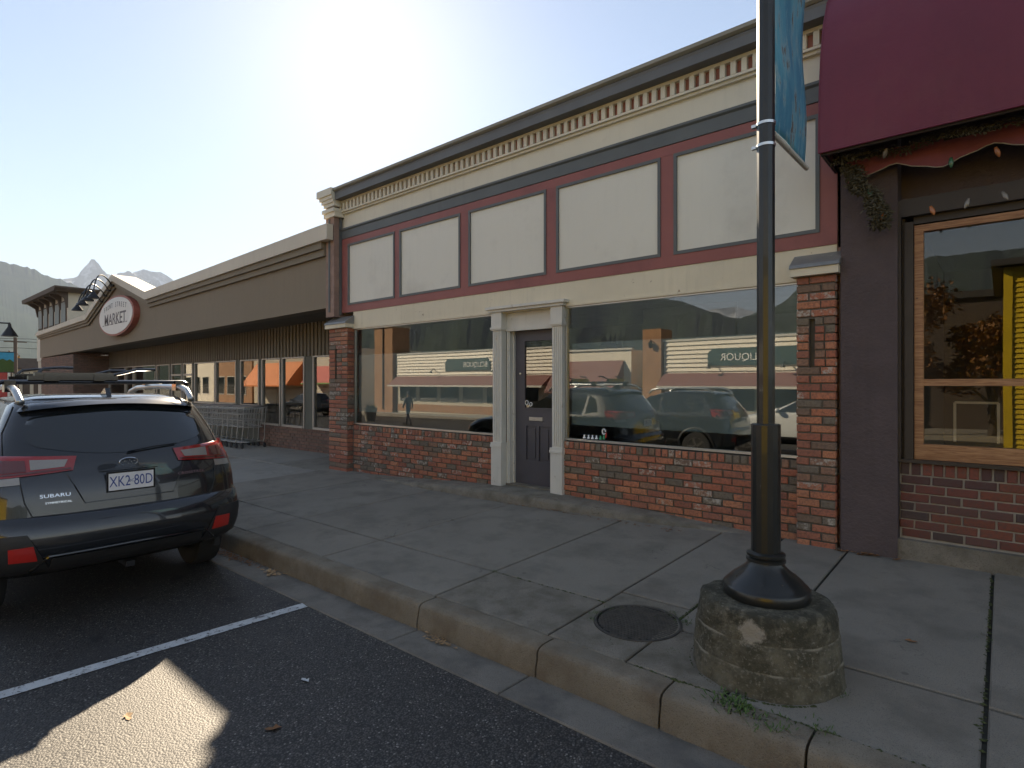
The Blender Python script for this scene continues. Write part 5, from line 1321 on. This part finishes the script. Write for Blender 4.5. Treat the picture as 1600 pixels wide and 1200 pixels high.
for i, (u_, s_, hh, rr, m_, lb) in enumerate(((-.870, 95, 7.2, 3.6, 'leaf_yellow', 'yellowing tree left of the market corner behind the brown roof'), (-.845, 100, 6.6, 3.8, 'leaf_yellow', 'pale yellow tree close to the market corner'), (-.835, 88, 5.2, 3.0, 'leaf_green', 'green bushy tree right beside the market corner'), (-.90, 90, 7.4, 3.5, 'leaf_autumn', 'orange tree above the painted banner'))):
    x, y, z = P_(u_, s_, -1.6); tree('broadleaf_tree', (x, y, z), hh, rr, m_, lb, 40 + i, 2600, .28, 'trees at the end of the street')
# ================================================================== ACROSS THE STREET (seen mirrored in the shop windows)
OY = -20.0; OZ = road_z(-15, -17) + .15
def siding(mb, x0, x1, y, z0, z1, st=.25):
    z = z0
    while z < z1 - .01:
        zz = min(z + st, z1); mb.add([(x0, y + .09, z), (x1, y + .09, z), (x1, y, zz), (x0, y, zz), (x0, y - .0, z), (x1, y - .0, z)], [(0, 1, 2, 3), (4, 5, 1, 0)]); z += st
def awning(nm, m_, x0, x1, z0, z1, out, par, edge='white_paint'):
    mb = MB(); N = max(4, int((x1 - x0) / .4))
    for i in range(N + 1):
        x = lerp(x0, x1, i / N); mb.v += [(x, OY + .03, z1), (x, OY + out, z0), (x, OY + out, z0 - .02), (x, OY + .03, z1 - .04)]
    for i in range(N):
        for j in range(4): a = i * 4 + j; b = i * 4 + (j + 1) % 4; mb.f.append([a, b, b + 4, a + 4]); mb.mi.append(0)
    for k in (0, N): mb.f.append([k * 4 + j for j in range(4)]); mb.mi.append(0)
    mb.prism([(OY + .03, z1), (OY + out, z0), (OY + .03, z0)], 'x', x0 + .01, x0 + .03); mb.prism([(OY + .03, z1), (OY + out, z0), (OY + .03, z0)], 'x', x1 - .03, x1 - .01)
    mb.build(nm, m_, par)
    MB().box(x0, x1, OY + out - .02, OY + out + .02, z0 - .14, z0 - .01).build('valance', edge, par)
def liquor(x0, x1, sx0, tx0, lab):
    b = thing('liquor_store', ((x0 + x1) / 2, OY, OZ), lab, 'store', 'white sided stores across the street')
    MB().box(x0, x1, OY - 12, OY - .002, OZ - .3, 3.9).build('wall', 'far_cream', b)
    mb = MB(); siding(mb, x0, x1, OY, 1.9, 3.9); mb.build('siding', 'siding_white', b, kind='stuff')
    MB().box(x0 - .1, x1 + .1, OY - .1, OY + .08, 3.9, 4.02).build('coping', 'white_paint', b)
    MB().prism([(sx0, 2.45), (sx0 + 4.9, 2.45), (sx0 + 4.9, 3.15), (sx0 + 4.6, 3.38), (sx0 + .3, 3.38), (sx0, 3.15)][::1], 'y', OY + .05, OY + .13).build('sign_board', 'teal_sign', b)
    text('BCLIQUOR', .56, 'sign_letters', 'lettering', b, (tx0, OY + .135, 2.72), (-1, 0, 0), (0, 0, 1), sx=.95, align='LEFT')
    awning('awning', 'awning_mauve', x0, x1 - .3, 1.32, 2.05, 1.1, b)
    for k in range(int((x1 - x0) / 2.6)):
        a = x0 + .4 + k * 2.6; f = MB().box(a, a + 2.2, OY - .001, OY + .03, OZ + .75, 1.25).build('window_frame', 'film', b); MB().box(a + .06, a + 2.14, OY + .031, OY + .04, OZ + .8, 1.2).build('pane', 'car_glass', f)
    MB().box(x0, x1, OY + .001, OY + .025, OZ - .1, OZ + .5).build('base_wall', 'far_brick', b)
    for k in (0, 1):
        xx = lerp(x0, x1, .3 + .4 * k); MB().tube([(xx, OY + .03, 2.5), (xx, OY + .3, 2.6), (xx, OY + .55, 2.45)], .03, 6).build('lamp_arm', 'black_metal', b); MB().lathe([(.04, .08), (.13, -.1)], (xx, OY + .58, 2.38), 12).build('lamp_shade', 'black_metal', b)
liquor(-40.4, -23.4, -34.1, -29.4, 'white sided liquor store, mirrored in the left window beside the brick tower')
liquor(-15.2, -5.6, -12.55, -9.2, 'white sided liquor store, mirrored in the right window')
bt = thing('brick_block', (-44, OY, OZ), 'tall tan brick block mirrored at the left of the left window', 'building')
MB().box(-43.3, -40.7, OY - 1.6, OY + .3, OZ - .3, 6.4).build('wall', 'far_brick', bt); MB().box(-43.4, -40.6, OY - 1.7, OY + .4, 6.4, 6.6).build('coping', 'far_cream', bt)
MB().tube([(-42, OY + .35, OZ), (-42, OY + .35, 6.3)], .06, 6).build('downpipe', 'far_dark', bt)
mv = thing('low_store', (-20, OY, OZ), 'low cream store under a mauve awning, mirrored left in the right window', 'store')
MB().box(-23.2, -17.4, OY - 8, OY, OZ - .3, 3.55).build('wall', 'siding_white', mv); MB().box(-23.3, -17.3, OY - .1, OY + .1, 3.55, 3.66).build('coping', 'white_paint', mv); awning('awning', 'awning_mauve', -23.2, -17.9, .95, 2.9, 1.5, mv, 'awning_mauve')
for k in range(2): f = MB().box(-22.9 + k * 2.6, -20.6 + k * 2.6, OY + .001, OY + .03, OZ + .4, 1.3).build('window_frame', 'white_paint', mv); MB().box(-22.8 + k * 2.6, -20.7 + k * 2.6, OY + .031, OY + .04, OZ + .5, 1.2).build('pane', 'car_glass', f)
bp = thing('brick_pier_wall', (-16, OY, OZ), 'narrow tan brick wall with a lantern beside the liquor store', 'wall')
MB().box(-16.5, -15.3, OY - 1.2, OY + .25, OZ - .3, 4.7).build('wall', 'far_brick', bp); MB().lathe([(.03, .3), (.14, .15), (.10, -.1), (.03, -.15)], (-15.9, OY + .42, 3.7), 10).build('lantern', 'black_metal', bp); MB().bar((-15.9, OY + .2, 4.0), (-15.9, OY + .42, 4.0), .04).build('bracket', 'black_metal', bp)
# awnings mirrored in the market windows
ob_ = thing('orange_awning_shop', (-63, OY, OZ), 'shop with a bright orange awning mirrored in the market windows', 'shop')
MB().box(-72, -58, OY - 9, OY, OZ - .5, 4.6).build('wall', 'far_cream', ob_); awning('awning', 'awning_orange', -71, -60.0, 1.2, 3.9, 2.2, ob_, 'awning_orange')
pb = thing('pink_awning_shop', (-53, OY, OZ), 'cream shop with a pink and green awning mirrored in the market windows', 'shop')
MB().box(-57.9, -47.8, OY - 9, OY, OZ - .5, 4.9).build('wall', 'siding_white', pb); awning('awning', 'awning_pink', -57.4, -49.2, 1.5, 3.3, 1.8, pb, 'awning_green')
for k, (xx, mm) in enumerate(((-78.5, 'far_brick'), (-90, 'siding_white'))):
    q = thing('far_store', (xx, OY, OZ), ['brick store left of the orange awning shop', 'pale store farthest down the opposite side'][k], 'store'); MB().box(xx - 5.5, xx + 5.9, OY - 9, OY, OZ - .5, 4.5 + k).build('wall', mm, q)
    for j in range(3): f = MB().box(xx - 4.5 + j * 3.2, xx - 2.2 + j * 3.2, OY + .001, OY + .05, OZ + .7, 2.4).build('window', 'white_paint', q); MB().box(xx - 4.4 + j * 3.2, xx - 2.3 + j * 3.2, OY + .051, OY + .06, OZ + .8, 2.3).build('pane', 'car_glass', f)
# yellow building and trees mirrored in the stucco shop window
yb = thing('yellow_house', (3, -12, OZ), 'yellow clapboard house mirrored in the wood framed window', 'house')
mb = MB(); OYY = -12.5
MB().box(.02, 9, OYY - 8, OYY - .002, -.9, 5.2).build('wall', 'yellow_paint', yb); 
mb = MB(); z = -.6
while z < 5.1: mb.add([(.2, OYY + .05, z), (9, OYY + .05, z), (9, OYY, z + .16), (.2, OYY, z + .16), (.2, OYY, z), (9, OYY, z)], [(0, 1, 2, 3), (4, 5, 1, 0)]); z += .16
mb.build('siding', 'yellow_paint', yb, kind='stuff'); MB().box(.0, .22, OYY - .05, OYY + .09, -.8, 5.1).build('corner_board', 'yellow_paint', yb); MB().box(-.3, 9.3, OYY - 8, OYY + .4, 5.2, 5.4).build('roof', 'roof_dark', yb)
dk = thing('dark_hall', (-2, -26, OZ), 'dark brown hall behind the autumn trees, mirrored on the right', 'building'); MB().box(-5.4, 8, -34, -22, -1.2, 5.4).build('wall', 'far_brown', dk); MB().box(-5.4, 8.2, -34.2, -21.8, 5.4, 5.7).build('roof', 'roof_dark', dk)
tree('broadleaf_tree', (-2.9, -17.6, OZ - .1), 6.6, 2.3, 'leaf_autumn', 'orange autumn tree mirrored left in the wood framed window', 71, 5000, .13, 'autumn trees across the street')
tree('broadleaf_tree', (-.4, -18.4, OZ - .1), 5.6, 2.0, 'leaf_autumn', 'autumn tree mirrored beside the yellow house', 72, 4000, .13, 'autumn trees across the street')
# planters and walking person across the street
for i, x in enumerate((-31.2, -29.6)):
    t = thing('planter', (x, -9.5, 0), ['round street planter mirrored at the far left of the left window', 'round street planter mirrored beside the walking person'][i], 'planter', 'planters across the street'); z = road_z(x, -9.5); MB().lathe([(.28, 0), (.42, .75), (.45, .8), (.38, .8), (.36, .7), (.01, .7)], (x, -9.5, z), 14).build('pot', 'concrete_light', t, smooth=True)
    mb = MB(); tuft(mb, x, -9.5, z + .7, 60, .5, random.Random(i), .12); mb.build('plant', 'leaf_green', t, fix=False)
def person(loc, rotz, label):
    me = bpy.data.meshes.new('body')
    J = [(0, 0, .95), (0, 0, 1.12), (0, 0, 1.36), (0, 0, 1.47), (.02, 0, 1.56), (.02, 0, 1.70),            # pelvis..head
         (0, .18, 1.38), (-.07, .22, 1.13), (-.02, .24, .92), (.02, .245, .84),                                # left arm
         (0, -.18, 1.38), (.06, -.23, 1.13), (.16, -.22, .95), (.20, -.215, .88),                              # right arm
         (.03, .09, .90), (.18, .10, .50), (.30, .10, .10), (.40, .10, .06),                                   # left leg forward
         (-.03, -.09, .90), (-.08, -.10, .50), (-.34, -.10, .16), (-.27, -.10, .05)]                           # right leg back
    E_ = [(0, 1), (1, 2), (2, 3), (3, 4), (4, 5), (2, 6), (6, 7), (7, 8), (8, 9), (2, 10), (10, 11), (11, 12), (12, 13), (0, 14), (14, 15), (15, 16), (16, 17), (0, 18), (18, 19), (19, 20), (20, 21)]
    rad = [.15, .14, .16, .055, .085, .075, .065, .05, .036, .03, .065, .05, .036, .03, .095, .065, .045, .04, .095, .065, .045, .04]
    me.from_pydata(J, E_, []); ob = bpy.data.objects.new('body', me); COL.objects.link(ob)
    sk_ = ob.modifiers.new('s', 'SKIN')
    for i, v in enumerate(me.skin_vertices[0].data): v.radius = (rad[i], rad[i] * (1 if i not in (0, 1, 2) else .8)); v.use_root = i == 0
    sb_ = ob.modifiers.new('u', 'SUBSURF'); sb_.levels = sb_.render_levels = 2
    m2 = evalmesh(ob, 'body'); bpy.data.objects.remove(ob)
    m2.materials.clear(); [m2.materials.append(MATS[k]) for k in ('skin', 'cloth_dark', 'cloth_blue')]
    for p in m2.polygons:
        z = p.center.z; p.material_index = 0 if z > 1.47 or (abs(p.center.y) > .2 and z < .93) else (1 if z > .93 else 2); p.use_smooth = True
    r = thing('person', loc, label, 'person', rotz=rotz); inst_('body', m2, r)
    mb = MB().lathe([(.01, .13), (.07, .11), (.10, .05), (.102, 0), (.09, -.06)], (.0, 0, 1.68), 14); inst_('hair', mb.mesh('hair', 'hair', 'all'), r)
    for s_, x in ((1, .37), (-1, -.26)): inst_('shoe', MB().box(x - .12, x + .14, s_ * .10 - .045, s_ * .10 + .045, 0, .08).mesh('shoe', 'black_metal'), r)
person((-23.7, -7.7, road_z(-23.7, -7.7)), R(180), 'person in dark clothes walking across the street, mirrored in the left window')
